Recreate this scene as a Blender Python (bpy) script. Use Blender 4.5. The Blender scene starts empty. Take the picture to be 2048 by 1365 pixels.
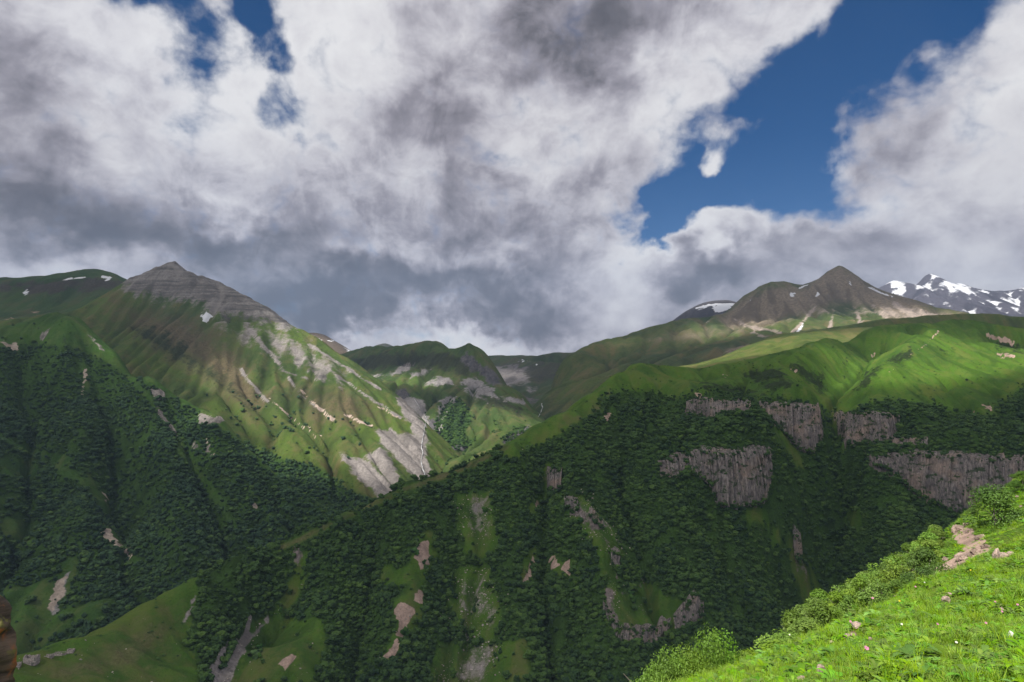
import bpy, bmesh, math, random
import numpy as np
from mathutils import Vector

random.seed(7)
RNG = np.random.default_rng(11)
R = math.radians
scene = bpy.context.scene
COL = scene.collection

# ------------------------------------------------------------------ camera, exposure, sun
F = 1365.0                      # focal length in pixels of a 2048-wide frame (24 mm on 36 mm)
PITCH = R(4.5)
CP, SP = math.cos(PITCH), math.sin(PITCH)
cam_data = bpy.data.cameras.new('camera')
cam_data.lens = 24.0
cam_data.sensor_width = 36.0
cam_data.clip_start = 0.1
cam_data.clip_end = 90000.0
cam = bpy.data.objects.new('camera', cam_data)
COL.objects.link(cam)
cam.location = (0, 0, 0)
cam.rotation_euler = (R(90) + PITCH, 0, 0)
scene.camera = cam
scene.view_settings.view_transform = 'Standard'
scene.view_settings.look = 'None'
scene.view_settings.exposure = 0.75
scene.view_settings.gamma = 1.0
scene.cycles.max_bounces = 6
scene.cycles.diffuse_bounces = 1
scene.cycles.glossy_bounces = 2
scene.cycles.transmission_bounces = 3
scene.cycles.transparent_max_bounces = 8
scene.cycles.volume_bounces = 0

SUN_EL = R(49.0)
SUN_AZ = R(-142.0)              # measured from +Y (view direction) towards +X: behind and to the left
SUN_DIR = Vector((math.cos(SUN_EL) * math.sin(SUN_AZ), math.cos(SUN_EL) * math.cos(SUN_AZ), math.sin(SUN_EL)))
sd = bpy.data.lights.new('sun', 'SUN')
sd.energy = 5.0
sd.angle = R(0.6)
sd.color = (1.0, 0.95, 0.86)
sun = bpy.data.objects.new('sun', sd)
COL.objects.link(sun)
sun.rotation_euler = (-SUN_DIR).to_track_quat('-Z', 'Y').to_euler()


def ray(u, v):
    xc, yc = (u - 1024.0) / F, (682.5 - v) / F
    return np.array([xc, CP - yc * SP, SP + yc * CP])


def pt(u, v, Y):
    d = ray(u, v)
    return d * (Y / d[1])


def azel(u, v):
    d = ray(u, v)
    d = d / np.linalg.norm(d)
    return math.atan2(d[0], d[1]), math.asin(d[2])


def project(P):
    x, y, z = P[:, 0], P[:, 1], P[:, 2]
    fw = y * CP + z * SP
    up = -y * SP + z * CP
    fw = np.maximum(fw, 1e-3)
    return 1024.0 + F * x / fw, 682.5 - F * up / fw


# ------------------------------------------------------------------ node helper
class NT:
    def __init__(self, tree):
        self.t = tree
        self.n = tree.nodes
        self.l = tree.links

    def new(self, kind, **kw):
        nd = self.n.new(kind)
        for k, v in kw.items():
            setattr(nd, k, v)
        return nd

    def put(self, sock, val):
        if val is None:
            return
        if hasattr(val, 'is_output'):
            self.l.new(val, sock)
        else:
            if isinstance(val, (tuple, list)) and len(val) == 3 and sock.type == 'RGBA':
                val = (*val, 1.0)
            sock.default_value = val

    def math(self, op, a, b=None, c=None, clamp=False):
        nd = self.new('ShaderNodeMath', operation=op, use_clamp=clamp)
        self.put(nd.inputs[0], a)
        self.put(nd.inputs[1], b)
        self.put(nd.inputs[2], c)
        return nd.outputs[0]

    def vmath(self, op, a, b=None):
        nd = self.new('ShaderNodeVectorMath', operation=op)
        self.put(nd.inputs[0], a)
        self.put(nd.inputs[1], b)
        return nd.outputs[0]

    def scale(self, v, s):
        nd = self.new('ShaderNodeVectorMath', operation='SCALE')
        self.put(nd.inputs[0], v)
        self.put(nd.inputs['Scale'], s)
        return nd.outputs[0]

    def mix(self, f, a, b, blend='MIX'):
        nd = self.new('ShaderNodeMix', data_type='RGBA', blend_type=blend)
        nd.clamp_factor = True
        self.put(nd.inputs[0], f)
        self.put(nd.inputs[6], a)
        self.put(nd.inputs[7], b)
        return nd.outputs[2]

    def smooth(self, x, a, b, lo=0.0, hi=1.0):
        nd = self.new('ShaderNodeMapRange', interpolation_type='SMOOTHSTEP')
        self.put(nd.inputs[0], x)
        self.put(nd.inputs[1], a)
        self.put(nd.inputs[2], b)
        self.put(nd.inputs[3], lo)
        self.put(nd.inputs[4], hi)
        return nd.outputs[0]

    def lin(self, x, a, b, lo=0.0, hi=1.0):
        nd = self.new('ShaderNodeMapRange')
        nd.clamp = True
        self.put(nd.inputs[0], x)
        self.put(nd.inputs[1], a)
        self.put(nd.inputs[2], b)
        self.put(nd.inputs[3], lo)
        self.put(nd.inputs[4], hi)
        return nd.outputs[0]

    def noise(self, vec, scale, detail=4.0, rough=0.55, dist=0.0, color=False):
        nd = self.new('ShaderNodeTexNoise')
        self.put(nd.inputs['Vector'], vec)
        nd.inputs['Scale'].default_value = scale
        nd.inputs['Detail'].default_value = detail
        nd.inputs['Roughness'].default_value = rough
        nd.inputs['Distortion'].default_value = dist
        return nd.outputs['Color' if color else 'Fac']

    def voronoi(self, vec, scale, feature='F1', out='Distance'):
        nd = self.new('ShaderNodeTexVoronoi', feature=feature)
        self.put(nd.inputs['Vector'], vec)
        nd.inputs['Scale'].default_value = scale
        return nd.outputs[out]

    def comb(self, x, y, z):
        nd = self.new('ShaderNodeCombineXYZ')
        self.put(nd.inputs[0], x)
        self.put(nd.inputs[1], y)
        self.put(nd.inputs[2], z)
        return nd.outputs[0]

    def attr(self, name):
        nd = self.new('ShaderNodeAttribute', attribute_name=name)
        return nd.outputs['Fac']

    def bump(self, h, strength, dist, normal=None):
        nd = self.new('ShaderNodeBump')
        nd.inputs['Strength'].default_value = strength
        nd.inputs['Distance'].default_value = dist
        self.put(nd.inputs['Height'], h)
        if normal is not None:
            self.put(nd.inputs['Normal'], normal)
        return nd.outputs[0]


# ------------------------------------------------------------------ world: Nishita sky behind broken cloud
world = bpy.data.worlds.new('World')
scene.world = world
world.use_nodes = True
wt = NT(world.node_tree)
wt.n.clear()
wout = wt.new('ShaderNodeOutputWorld')
wbg = wt.new('ShaderNodeBackground')
wt.l.new(wbg.outputs[0], wout.inputs[0])
sky = wt.new('ShaderNodeTexSky', sky_type='NISHITA')
sky.sun_disc = False
sky.sun_elevation = SUN_EL
sky.sun_rotation = SUN_AZ
sky.altitude = 2300.0
sky.air_density = 1.0
sky.dust_density = 0.3
sky.ozone_density = 2.0
dirv = wt.new('ShaderNodeTexCoord').outputs['Generated']
dirn = wt.vmath('NORMALIZE', dirv)
sep = wt.new('ShaderNodeSeparateXYZ')
wt.l.new(dirn, sep.inputs[0])
dx, dy, dz = sep.outputs
AZ = wt.math('ARCTAN2', dx, dy)
EL = wt.math('ARCSINE', dz)
pos0 = wt.comb(AZ, EL, 0.0)
# the clouds drift out of one point above the far pass: coordinates round that point stretch them along the wind
ca_, ce_ = azel(900, 800)
rel = wt.vmath('SUBTRACT', pos0, (ca_, ce_, 0.0))
rl = wt.new('ShaderNodeVectorMath', operation='LENGTH')
wt.put(rl.inputs[0], rel)
rr_ = wt.math('SQRT', wt.math('ADD', wt.math('MULTIPLY', rl.outputs['Value'], rl.outputs['Value']), 0.045))
unit = wt.scale(rel, wt.math('DIVIDE', 1.0, rr_))
lnr = wt.math('LOGARITHM', rr_, math.e)
sepu = wt.new('ShaderNodeSeparateXYZ')
wt.l.new(unit, sepu.inputs[0])
wind = wt.comb(wt.math('MULTIPLY', sepu.outputs[0], 1.0), wt.math('MULTIPLY', sepu.outputs[1], 1.0), wt.math('MULTIPLY', lnr, 0.95))
# soft warp of the placed cloud masses, so that no mass has a plain outline
warp1 = wt.noise(wt.vmath('MULTIPLY', dirn, (1.0, 1.0, 1.4)), 5.0, 4.0, 0.55, color=True)
warp2 = wt.noise(wind, 9.0, 5.0, 0.6, color=True)
w1 = wt.scale(wt.vmath('SUBTRACT', warp1, (0.5, 0.5, 0.5)), 0.20)
w2 = wt.scale(wt.vmath('SUBTRACT', warp2, (0.5, 0.5, 0.5)), 0.06)
posw = wt.vmath('ADD', pos0, wt.vmath('ADD', w1, w2))
poss = wt.vmath('ADD', pos0, wt.vmath('ADD', w1, w2))

posi = wt.vmath('ADD', pos0, wt.scale(w2, 0.8))


def blob(pos, u, v, ru, rv, rot, amp, inner=0.0):
    """a soft elliptical mass in azimuth and elevation; size in pixels of the frame"""
    a, e = azel(u, v)
    d = wt.vmath('SUBTRACT', pos, (a, e, 0))
    rn = wt.new('ShaderNodeVectorRotate', rotation_type='Z_AXIS')
    wt.put(rn.inputs['Vector'], d)
    rn.inputs['Angle'].default_value = R(-rot)
    d = wt.vmath('MULTIPLY', rn.outputs[0], (F / ru, F / rv, 0))
    ln = wt.new('ShaderNodeVectorMath', operation='LENGTH')
    wt.put(ln.inputs[0], d)
    return wt.smooth(ln.outputs['Value'], 1.0, inner, 0.0, amp)


def total(lst):
    s = lst[0]
    for x in lst[1:]:
        s = wt.math('ADD', s, x)
    return s


# openings in the cloud (blue)
gaps = [blob(posw, 1720, 120, 420, 170, 50, 1.15, 0.1), blob(posw, 1440, 360, 400, 175, 42, 1.2, 0.1),
        blob(posw, 1850, -60, 220, 190, 30, 1.0, 0.2), blob(posw, 1315, 430, 130, 52, 42, 0.9, 0.1),
        blob(posw, 335, 45, 220, 80, -55, 0.88, 0.1), blob(posw, 520, 95, 220, 58, -60, 0.76, 0.1), blob(posw, 430, -20, 200, 70, 0, 0.5, 0.1),
        blob(posw, 1600, 425, 140, 60, 0, 0.75, 0.1)]
islands = [blob(posi, 1418, 330, 52, 34, 50, -1.0, 0.1), blob(posw, 1490, 250, 90, 55, 60, -0.5, 0.1),
           blob(posw, 1390, 480, 200, 62, 8, -1.2, 0.3), blob(posw, 1740, 50, 60, 90, 70, -0.4, 0.1), blob(posw, 1450, 580, 520, 110, 0, -1.0, 0.3)]
fine = wt.noise(wt.vmath('MULTIPLY', dirn, (1.0, 1.0, 1.3)), 15.0, 7.0, 0.62, 0.4)
streak = wt.noise(wind, 6.5, 7.0, 0.62, 0.5)
fine2 = wt.noise(wt.vmath('ADD', wind, (3.1, 1.7, 0.4)), 2.6, 6.0, 0.56, 0.3)
gapf = wt.math('ADD', total(gaps), total(islands))
gapf = wt.math('ADD', gapf, wt.math('MULTIPLY', wt.math('SUBTRACT', streak, 0.5), 1.5))
billow = wt.math('MULTIPLY', wt.math('ABSOLUTE', wt.math('SUBTRACT', wt.noise(wt.vmath('MULTIPLY', dirn, (1.0, 1.0, 1.25)), 11.0, 5.0, 0.55), 0.5)), 2.0)
gapf = wt.math('ADD', gapf, wt.math('MULTIPLY', wt.math('SUBTRACT', fine, 0.5), 0.8))
gapf = wt.math('SUBTRACT', gapf, wt.math('MULTIPLY', wt.math('SUBTRACT', billow, 0.2), 1.1))
clear = wt.smooth(gapf, 0.16, 1.0)
# the cloud's thickness: bright where thin, grey in the bellies
lights = [blob(posi, 1418, 330, 110, 90, 0, 0.5, 0.2), blob(poss, 500, 215, 380, 170, -25, 0.34), blob(poss, 210, 265, 130, 70, -25, 0.30), blob(poss, 452, 415, 105, 62, -10, 0.42),
          blob(poss, 620, 60, 240, 220, 0, 0.34), blob(poss, 130, 60, 320, 130, -20, 0.20), blob(poss, 1430, 140, 360, 170, 25, 0.34),
          blob(poss, 1130, 330, 240, 130, 40, 0.24), blob(poss, 820, 370, 70, 130, 20, 0.26), blob(poss, 1390, 455, 260, 80, 8, 0.46),
          blob(poss, 1880, 430, 330, 140, 15, 0.32), blob(poss, 2020, 120, 150, 240, 0, 0.36), blob(poss, 1230, 590, 130, 150, 60, 0.32),
          blob(poss, 200, 535, 460, 46, 0, 0.34), blob(poss, 700, 530, 460, 44, 0, 0.24), blob(poss, 960, 690, 240, 44, 0, 0.46),
          blob(poss, 1930, 560, 180, 100, 0, 0.30), blob(poss, 640, 655, 130, 45, 0, 0.28), blob(poss, 1640, 350, 70, 170, -30, 0.26), blob(poss, 740, 130, 120, 130, 0, 0.15)]
darks = [blob(poss, 300, 480, 640, 125, -4, -0.58, 0.1), blob(poss, 60, 200, 260, 110, -25, -0.22), blob(poss, 820, 600, 560, 85, 2, -0.44, 0.2),
         blob(poss, 1190, 50, 290, 120, 10, -0.50), blob(poss, 1385, 510, 130, 60, -5, -0.55, 0.2), blob(poss, 870, 280, 150, 210, 15, -0.20),
         blob(poss, 1000, 470, 260, 130, 0, -0.20), blob(poss, 1100, 640, 210, 75, 10, -0.26), blob(poss, 1780, 300, 170, 120, 20, -0.20), blob(poss, 650, 350, 180, 80, -20, -0.12),
         blob(poss, 1750, 500, 400, 75, 0, -0.20), blob(poss, 500, 590, 500, 60, 0, -0.16), blob(poss, 1500, 620, 500, 80, 0, -0.14)]
thick = wt.math('ADD', total(lights), total(darks))
thick = wt.math('ADD', thick, wt.math('MULTIPLY', wt.math('SUBTRACT', fine2, 0.5), 0.70))
thick = wt.math('ADD', thick, wt.math('MULTIPLY', wt.math('SUBTRACT', streak, 0.5), 0.50))
thick = wt.math('ADD', thick, wt.math('MULTIPLY', wt.math('SUBTRACT', fine, 0.5), 0.20))
thick = wt.math('ADD', thick, wt.math('MULTIPLY', wt.smooth(gapf, -0.3, 0.4), 0.16))
thick = wt.math('ADD', thick, wt.math('MULTIPLY', wt.math('SUBTRACT', billow, 0.2), 0.38))
fine_up = wt.noise(wt.vmath('ADD', wt.vmath('MULTIPLY', dirn, (1.0, 1.0, 1.3)), (-0.010, -0.004, 0.030)), 15.0, 6.0, 0.62, 0.4)
thick = wt.math('ADD', thick, wt.math('MULTIPLY', wt.math('SUBTRACT', fine, fine_up), 0.36))
lum = wt.lin(thick, -0.62, 0.52)
cr = wt.new('ShaderNodeValToRGB')
wt.l.new(lum, cr.inputs[0])
els = cr.color_ramp.elements
els[0].position, els[0].color = 0.0, (0.10, 0.098, 0.115, 1)
els[1].position, els[1].color = 1.0, (0.87, 0.865, 0.88, 1)
for p, c in ((0.2, (0.165, 0.160, 0.183)), (0.42, (0.345, 0.33, 0.375)), (0.62, (0.58, 0.565, 0.615)), (0.80, (0.76, 0.75, 0.78))):
    e = els.new(p)
    e.color = (*c, 1)
hs = wt.new('ShaderNodeHueSaturation')
hs.inputs['Saturation'].default_value = 1.42
wt.l.new(sky.outputs[0], hs.inputs['Color'])
skyc = wt.mix(1.0, hs.outputs[0], (0.060, 0.066, 0.072), 'MULTIPLY')
wcol = wt.mix(clear, cr.outputs[0], skyc)
wt.l.new(wcol, wbg.inputs[0])
wbg.inputs[1].default_value = 0.61
world.cycles.sampling_method = 'MANUAL'
world.cycles.sample_map_resolution = 512

# ------------------------------------------------------------------ numpy noise
_perm = np.random.default_rng(5).permutation(512)
_perm = np.concatenate([_perm, _perm, _perm])
_ang = np.random.default_rng(6).uniform(0, 2 * math.pi, 512)
_gx, _gy = np.cos(_ang), np.sin(_ang)


def perlin(x, y):
    xi, yi = np.floor(x).astype(np.int64), np.floor(y).astype(np.int64)
    xf, yf = x - xi, y - yi
    uu, vv = xf * xf * xf * (xf * (xf * 6 - 15) + 10), yf * yf * yf * (yf * (yf * 6 - 15) + 10)

    def g(ix, iy, fx, fy):
        h = _perm[_perm[ix & 511] + (iy & 511)]
        return _gx[h] * fx + _gy[h] * fy
    a = g(xi, yi, xf, yf)
    b = g(xi + 1, yi, xf - 1, yf)
    c = g(xi, yi + 1, xf, yf - 1)
    d = g(xi + 1, yi + 1, xf - 1, yf - 1)
    return ((a + uu * (b - a)) * (1 - vv) + (c + uu * (d - c)) * vv) * 1.5


def fbm(x, y, octv=5, gain=0.5, ridged=False):
    s, a, f, n = 0.0, 1.0, 1.0, 0.0
    for k in range(octv):
        v = perlin(x * f + 17.3 * k, y * f - 9.1 * k)
        if ridged:
            v = 1.0 - 2.0 * np.abs(v)
        s = s + a * v
        n += a
        a *= gain
        f *= 2.03
    return s / n


def sstep(x, a, b):
    t = np.clip((x - a) / (b - a), 0, 1)
    return t * t * (3 - 2 * t)


# ------------------------------------------------------------------ masks drawn over a surface (what grows or lies where)
def poly_mask(u, v, poly, soft=6.0):
    """1 inside the outline, 0 outside, 0.5 on it"""
    poly = np.array(poly, float)
    lo, hi = poly.min(0) - soft, poly.max(0) + soft
    out = np.zeros(len(u))
    idx = np.nonzero((u > lo[0]) & (u < hi[0]) & (v > lo[1]) & (v < hi[1]))[0]
    if not len(idx):
        return out
    x, y = u[idx], v[idx]
    ins = np.zeros(len(idx), bool)
    dist = np.full(len(idx), 1e9)
    n = len(poly)
    for i in range(n):
        ax, ay = poly[i]
        bx, by = poly[(i + 1) % n]
        cond = (ay > y) != (by > y)
        if by != ay:
            ins ^= cond & (x < (bx - ax) * (y - ay) / (by - ay) + ax)
        ex, ey = bx - ax, by - ay
        t = np.clip(((x - ax) * ex + (y - ay) * ey) / (ex * ex + ey * ey + 1e-9), 0, 1)
        dist = np.minimum(dist, np.hypot(x - ax - t * ex, y - ay - t * ey))
    s = np.where(ins, dist, -dist)
    out[idx] = np.clip(0.5 + 0.5 * s / soft, 0, 1)
    return out


def line_mask(u, v, line, w, soft=4.0):
    """a band along a line; w is the half width (one number, or one per point)"""
    line = np.array(line, float)
    ws = np.broadcast_to(np.array(w, float), (len(line),))
    out = np.zeros(len(u))
    m = ws.max() + soft
    lo, hi = line.min(0) - m, line.max(0) + m
    idx = np.nonzero((u > lo[0]) & (u < hi[0]) & (v > lo[1]) & (v < hi[1]))[0]
    if not len(idx):
        return out
    x, y = u[idx], v[idx]
    best = np.full(len(idx), -1e9)
    for i in range(len(line) - 1):
        ax, ay = line[i]
        ex, ey = line[i + 1] - line[i]
        t = np.clip(((x - ax) * ex + (y - ay) * ey) / (ex * ex + ey * ey + 1e-9), 0, 1)
        d = np.hypot(x - ax - t * ex, y - ay - t * ey)
        best = np.maximum(best, ws[i] + t * (ws[i + 1] - ws[i]) - d)
    out[idx] = np.clip(0.5 + 0.5 * best / soft, 0, 1)
    return out


# ------------------------------------------------------------------ terrain: height fields through surveyed points
def tps_fit(xy, z, lam=1e-4):
    n = len(xy)
    d2 = ((xy[:, None] - xy[None]) ** 2).sum(-1)
    K = 0.5 * d2 * np.log(d2 + 1e-12) + lam * np.eye(n)
    Pm = np.hstack([np.ones((n, 1)), xy])
    A = np.zeros((n + 3, n + 3))
    A[:n, :n], A[:n, n:], A[n:, :n] = K, Pm, Pm.T
    return np.linalg.solve(A, np.concatenate([z, np.zeros(3)]))


def tps_eval(w, xy, q):
    n = len(xy)
    out = np.empty(len(q))
    for s in range(0, len(q), 20000):
        b = q[s:s + 20000]
        d2 = ((b[:, None] - xy[None]) ** 2).sum(-1)
        out[s:s + 20000] = (0.5 * d2 * np.log(d2 + 1e-12)) @ w[:n] + w[n] + b @ w[n + 1:]
    return out


def box_blur(h, k=1):
    for _ in range(k):
        p = np.pad(h, 1, mode='edge')
        h = (p[1:-1, 1:-1] * 4 + p[:-2, 1:-1] * 2 + p[2:, 1:-1] * 2 + p[1:-1, :-2] * 2 + p[1:-1, 2:] * 2
             + p[:-2, :-2] + p[2:, 2:] + p[:-2, 2:] + p[2:, :-2]) / 16.0
    return h


def erode(h, cell, amp, rounds=3, parts=26000, steps=70, seed=1):
    """water drops run down the slope; where many have run, a gully is cut"""
    rng = np.random.default_rng(seed)
    ny, nx = h.shape
    total_flow = np.zeros_like(h)
    for r in range(rounds):
        gy, gx = np.gradient(box_blur(h, 1), cell)
        px = rng.uniform(1, nx - 2, parts)
        py = rng.uniform(1, ny - 2, parts)
        vx = np.zeros(parts)
        vy = np.zeros(parts)
        flow = np.zeros_like(h)
        for s in range(steps):
            ix, iy = px.astype(int), py.astype(int)
            sx, sy = -gx[iy, ix], -gy[iy, ix]
            vx, vy = vx * 0.55 + sx, vy * 0.55 + sy
            n = np.hypot(vx, vy) + 1e-6
            np.add.at(flow, (iy, ix), 1.0)
            px = np.clip(px + vx / n, 1, nx - 2)
            py = np.clip(py + vy / n, 1, ny - 2)
        flow = np.minimum(flow, np.percentile(flow, 99.3))
        flow = box_blur(np.log1p(flow), 1)
        flow -= flow.min()
        flow /= flow.max() + 1e-9
        h = h - (amp / rounds) * (flow - flow.mean()) * 2.0
        total_flow += flow
    return h, total_flow / rounds


def fall_streaks(h, cell, seed, steps=12):
    """grain drawn out along the fall line, as runnels and screes are"""
    rng = np.random.default_rng(seed)
    ny, nx = h.shape
    N = box_blur(rng.normal(size=h.shape), 1)
    gy, gx = np.gradient(box_blur(h, 2), cell)
    n = np.hypot(gx, gy) + 1e-6
    gx, gy = gx / n, gy / n
    acc = N.copy()
    IX, IY = np.meshgrid(np.arange(nx, dtype=float), np.arange(ny, dtype=float))
    for sgn in (-1.0, 1.0):
        px, py = IX.copy(), IY.copy()
        for k in range(steps):
            ix, iy = np.rint(px).astype(int), np.rint(py).astype(int)
            px = np.clip(px + sgn * gx[iy, ix], 0, nx - 1)
            py = np.clip(py + sgn * gy[iy, ix], 0, ny - 1)
            acc += N[np.rint(py).astype(int), np.rint(px).astype(int)]
    acc = (acc - acc.mean()) / (acc.std() + 1e-9)
    return acc


class Mass:
    pass


MASSES = {}


def crest_back(pts, dist, drop, steps=(1.0, 2.2)):
    """points behind a skyline, so that the ground falls away beyond it"""
    out = []
    for (u, v, Y) in pts:
        p = pt(u, v, Y)
        d = p[:2] / np.linalg.norm(p[:2])
        for s in steps:
            out.append([p[0] + d[0] * dist * s, p[1] + d[1] * dist * s, p[2] - drop * s ** 1.1])
    return out


def make_mass(name, crest, face, cell, back=(150, 110), rough=6.0, rough_len=120.0, ero=8.0, reach=260.0, extra=(), lam=2e-4, seed=1, sinkk=0.5, bounds=None, wobble=1.0, cones=(), carves=()):
    P = [list(pt(*c)) for c in crest] + [list(pt(*c)) for c in face] + crest_back(crest, *back) + [list(e) for e in extra]
    P = np.array(P)
    sc = 1000.0
    xy = P[:, :2] / sc
    w = tps_fit(xy, P[:, 2] / sc, lam)
    if bounds is None:
        x0, y0 = P[:, 0].min() - reach, P[:, 1].min() - reach
        x1, y1 = P[:, 0].max() + reach, P[:, 1].max() + reach
    else:
        x0, x1, y0, y1 = bounds
    y0 = max(y0, 1.0)
    nx, ny = int((x1 - x0) / cell) + 1, int((y1 - y0) / cell) + 1
    xs, ys = x0 + cell * np.arange(nx), y0 + cell * np.arange(ny)
    X, Y = np.meshgrid(xs, ys)
    q = np.stack([X.ravel(), Y.ravel()], 1)
    h = tps_eval(w, xy, q / sc) * sc
    # distance to the surveyed points, beyond which the mass sinks away
    dmin = np.full(len(q), 1e9)
    for s in range(0, len(P)):
        dmin = np.minimum(dmin, np.hypot(q[:, 0] - P[s, 0], q[:, 1] - P[s, 1]))
    h = h - sinkk * np.maximum(0, dmin - reach * 0.55) ** 1.25
    for (cu, cv, cY, ch, crad) in cones:
        c = pt(cu, cv, cY)
        h = h + ch * np.maximum(0, 1 - np.hypot(q[:, 0] - c[0], q[:, 1] - c[1]) / crad) ** 1.4
    h = h.reshape(ny, nx)
    h = h + rough * fbm(X / rough_len + seed * 3.7, Y / rough_len - seed, 5, 0.5) + 0.5 * rough * (fbm(X / rough_len * 0.6 + 9, Y / rough_len * 0.6, 4, 0.5, True) - 0.2)
    if carves:
        tm = Mass()
        tm.x0, tm.y0, tm.cell, tm.nx, tm.ny, tm.h = x0, y0, cell, nx, ny, h.copy()
        for (ln_, A_, w_) in carves:
            pts_ = [hit(tm, a_, b_) for a_, b_ in ln_]
            pts_ = [p_ for p_ in pts_ if p_ is not None]
            if len(pts_) < 2:
                continue
            best = np.full(h.shape, 1e9)
            for a_, b_ in zip(pts_[:-1], pts_[1:]):
                ex, ey = b_[0] - a_[0], b_[1] - a_[1]
                tt = np.clip(((X - a_[0]) * ex + (Y - a_[1]) * ey) / (ex * ex + ey * ey + 1e-9), 0, 1)
                best = np.minimum(best, np.hypot(X - a_[0] - tt * ex, Y - a_[1] - tt * ey))
            best = best + 0.35 * w_ * fbm(X / (2.5 * w_) + 3, Y / (2.5 * w_), 3, 0.5)
            h = h + A_ * np.exp(-(best / w_) ** 2)
    flow = np.zeros_like(h)
    if ero > 0:
        h, flow = erode(h, cell, ero, seed=seed)
    h = h + 0.10 * rough * fbm(X / (cell * 4) + 3, Y / (cell * 4) + seed, 2, 0.6)
    stk = fall_streaks(h, cell, seed + 100)
    h = h + 0.05 * ero * box_blur(stk, 1)
    m = Mass()
    m.streak = np.clip(0.5 + 0.22 * stk, 0, 1)
    m.name, m.x0, m.y0, m.cell, m.nx, m.ny, m.h, m.flow = name, x0, y0, cell, nx, ny, h, flow
    m.keep = (dmin.reshape(ny, nx) < reach)
    m.X, m.Y = X, Y
    gy, gx = np.gradient(h, cell)
    m.slope = np.hypot(gx, gy)
    m.gx, m.gy = gx, gy
    m.P = np.stack([X.ravel(), Y.ravel(), h.ravel()], 1)
    m.u, m.v = project(m.P)
    m.masks = {}
    ln = 26.0 * np.maximum(m.P[:, 1].mean(), 5.0) / F      # ragged edges for whatever grows or lies on it
    big = 2.6 * ln
    m.ub = 16.0 * fbm(m.P[:, 0] / big + 21, m.P[:, 1] / big, 3, 0.5)
    m.vb = 16.0 * fbm(m.P[:, 0] / big + 91, m.P[:, 1] / big, 3, 0.5)
    m.uw = m.u + 9.0 * fbm(m.P[:, 0] / ln, m.P[:, 1] / ln, 4, 0.6) + 5.0 * fbm(m.P[:, 0] / (ln * 0.3) + 8, m.P[:, 1] / (ln * 0.3), 2, 0.5)
    m.vw = m.v + 9.0 * fbm(m.P[:, 0] / ln + 50, m.P[:, 1] / ln, 4, 0.6) + 5.0 * fbm(m.P[:, 0] / (ln * 0.3) + 70, m.P[:, 1] / (ln * 0.3), 2, 0.5)
    if wobble != 1.0:
        m.uw, m.vw = m.u + wobble * (m.uw - m.u), m.v + wobble * (m.vw - m.v)
    MASSES[name] = m
    return m


def height(m, x, y):
    fx = np.clip((np.asarray(x, float) - m.x0) / m.cell, 0, m.nx - 1.001)
    fy = np.clip((np.asarray(y, float) - m.y0) / m.cell, 0, m.ny - 1.001)
    ix, iy = fx.astype(int), fy.astype(int)
    tx, ty = fx - ix, fy - iy
    h = m.h
    return (h[iy, ix] * (1 - tx) + h[iy, ix + 1] * tx) * (1 - ty) + (h[iy + 1, ix] * (1 - tx) + h[iy + 1, ix + 1] * tx) * ty


def sample(m, arr, x, y):
    ix = np.clip(((np.asarray(x) - m.x0) / m.cell + 0.5).astype(int), 0, m.nx - 1)
    iy = np.clip(((np.asarray(y) - m.y0) / m.cell + 0.5).astype(int), 0, m.ny - 1)
    return arr.reshape(m.ny, m.nx)[iy, ix]


def hit(m, u, v, y0=None, y1=None, step=None):
    """where the sight line through a point of the photograph meets a mass"""
    d = ray(u, v)
    d = d / d[1]
    Ys = np.arange(y0 or max(m.y0, 3.0), y1 or (m.y0 + m.cell * (m.ny - 1)), step or m.cell * 0.3)
    P = d[None] * Ys[:, None]
    hh = height(m, P[:, 0], P[:, 1])
    inside = (P[:, 0] > m.x0) & (P[:, 0] < m.x0 + m.cell * (m.nx - 1))
    below = (P[:, 2] <= hh) & inside
    k = np.argmax(below)
    if not below[k]:
        return None
    return np.array([P[k, 0], P[k, 1], hh[k]])


def set_attr(me, name, vals):
    a = me.attributes.new(name, 'FLOAT', 'POINT')
    a.data.foreach_set('value', np.asarray(vals, np.float32))


def mesh_from(name, V, faces_flat, loop_total, smooth=True):
    me = bpy.data.meshes.new(name)
    V = np.asarray(V, np.float32)
    me.vertices.add(len(V))
    me.vertices.foreach_set('co', V.ravel())
    ff = np.asarray(faces_flat, np.int32).ravel()
    nf = len(ff) // loop_total
    me.loops.add(len(ff))
    me.loops.foreach_set('vertex_index', ff)
    me.polygons.add(nf)
    me.polygons.foreach_set('loop_start', np.arange(nf, dtype=np.int32) * loop_total)
    me.polygons.foreach_set('loop_total', np.full(nf, loop_total, np.int32))
    if smooth:
        me.polygons.foreach_set('use_smooth', np.ones(nf, bool))
    me.update(calc_edges=True)
    return me


def roughen(m, amp, ln, masks=('rock', 'scar', 'scree'), sink=0.0):
    """broken ground: lumps and steps where rock, slips or scree lie bare"""
    w = np.zeros(len(m.u))
    for k in masks:
        if k in m.masks:
            w = np.maximum(w, sstep(m.masks[k], 0.3, 0.7))
    d = amp * (fbm(m.P[:, 0] / ln, m.P[:, 1] / ln, 3, 0.6) + 0.6 * fbm(m.P[:, 0] / (ln * 0.4) + 9, m.P[:, 1] / (ln * 0.4), 2, 0.6, True)) - sink
    m.P[:, 2] += w * d
    m.h = m.P[:, 2].reshape(m.ny, m.nx)


MASKS = ('forest', 'scree', 'scar', 'rock', 'snow', 'dry', 'shrub')


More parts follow.
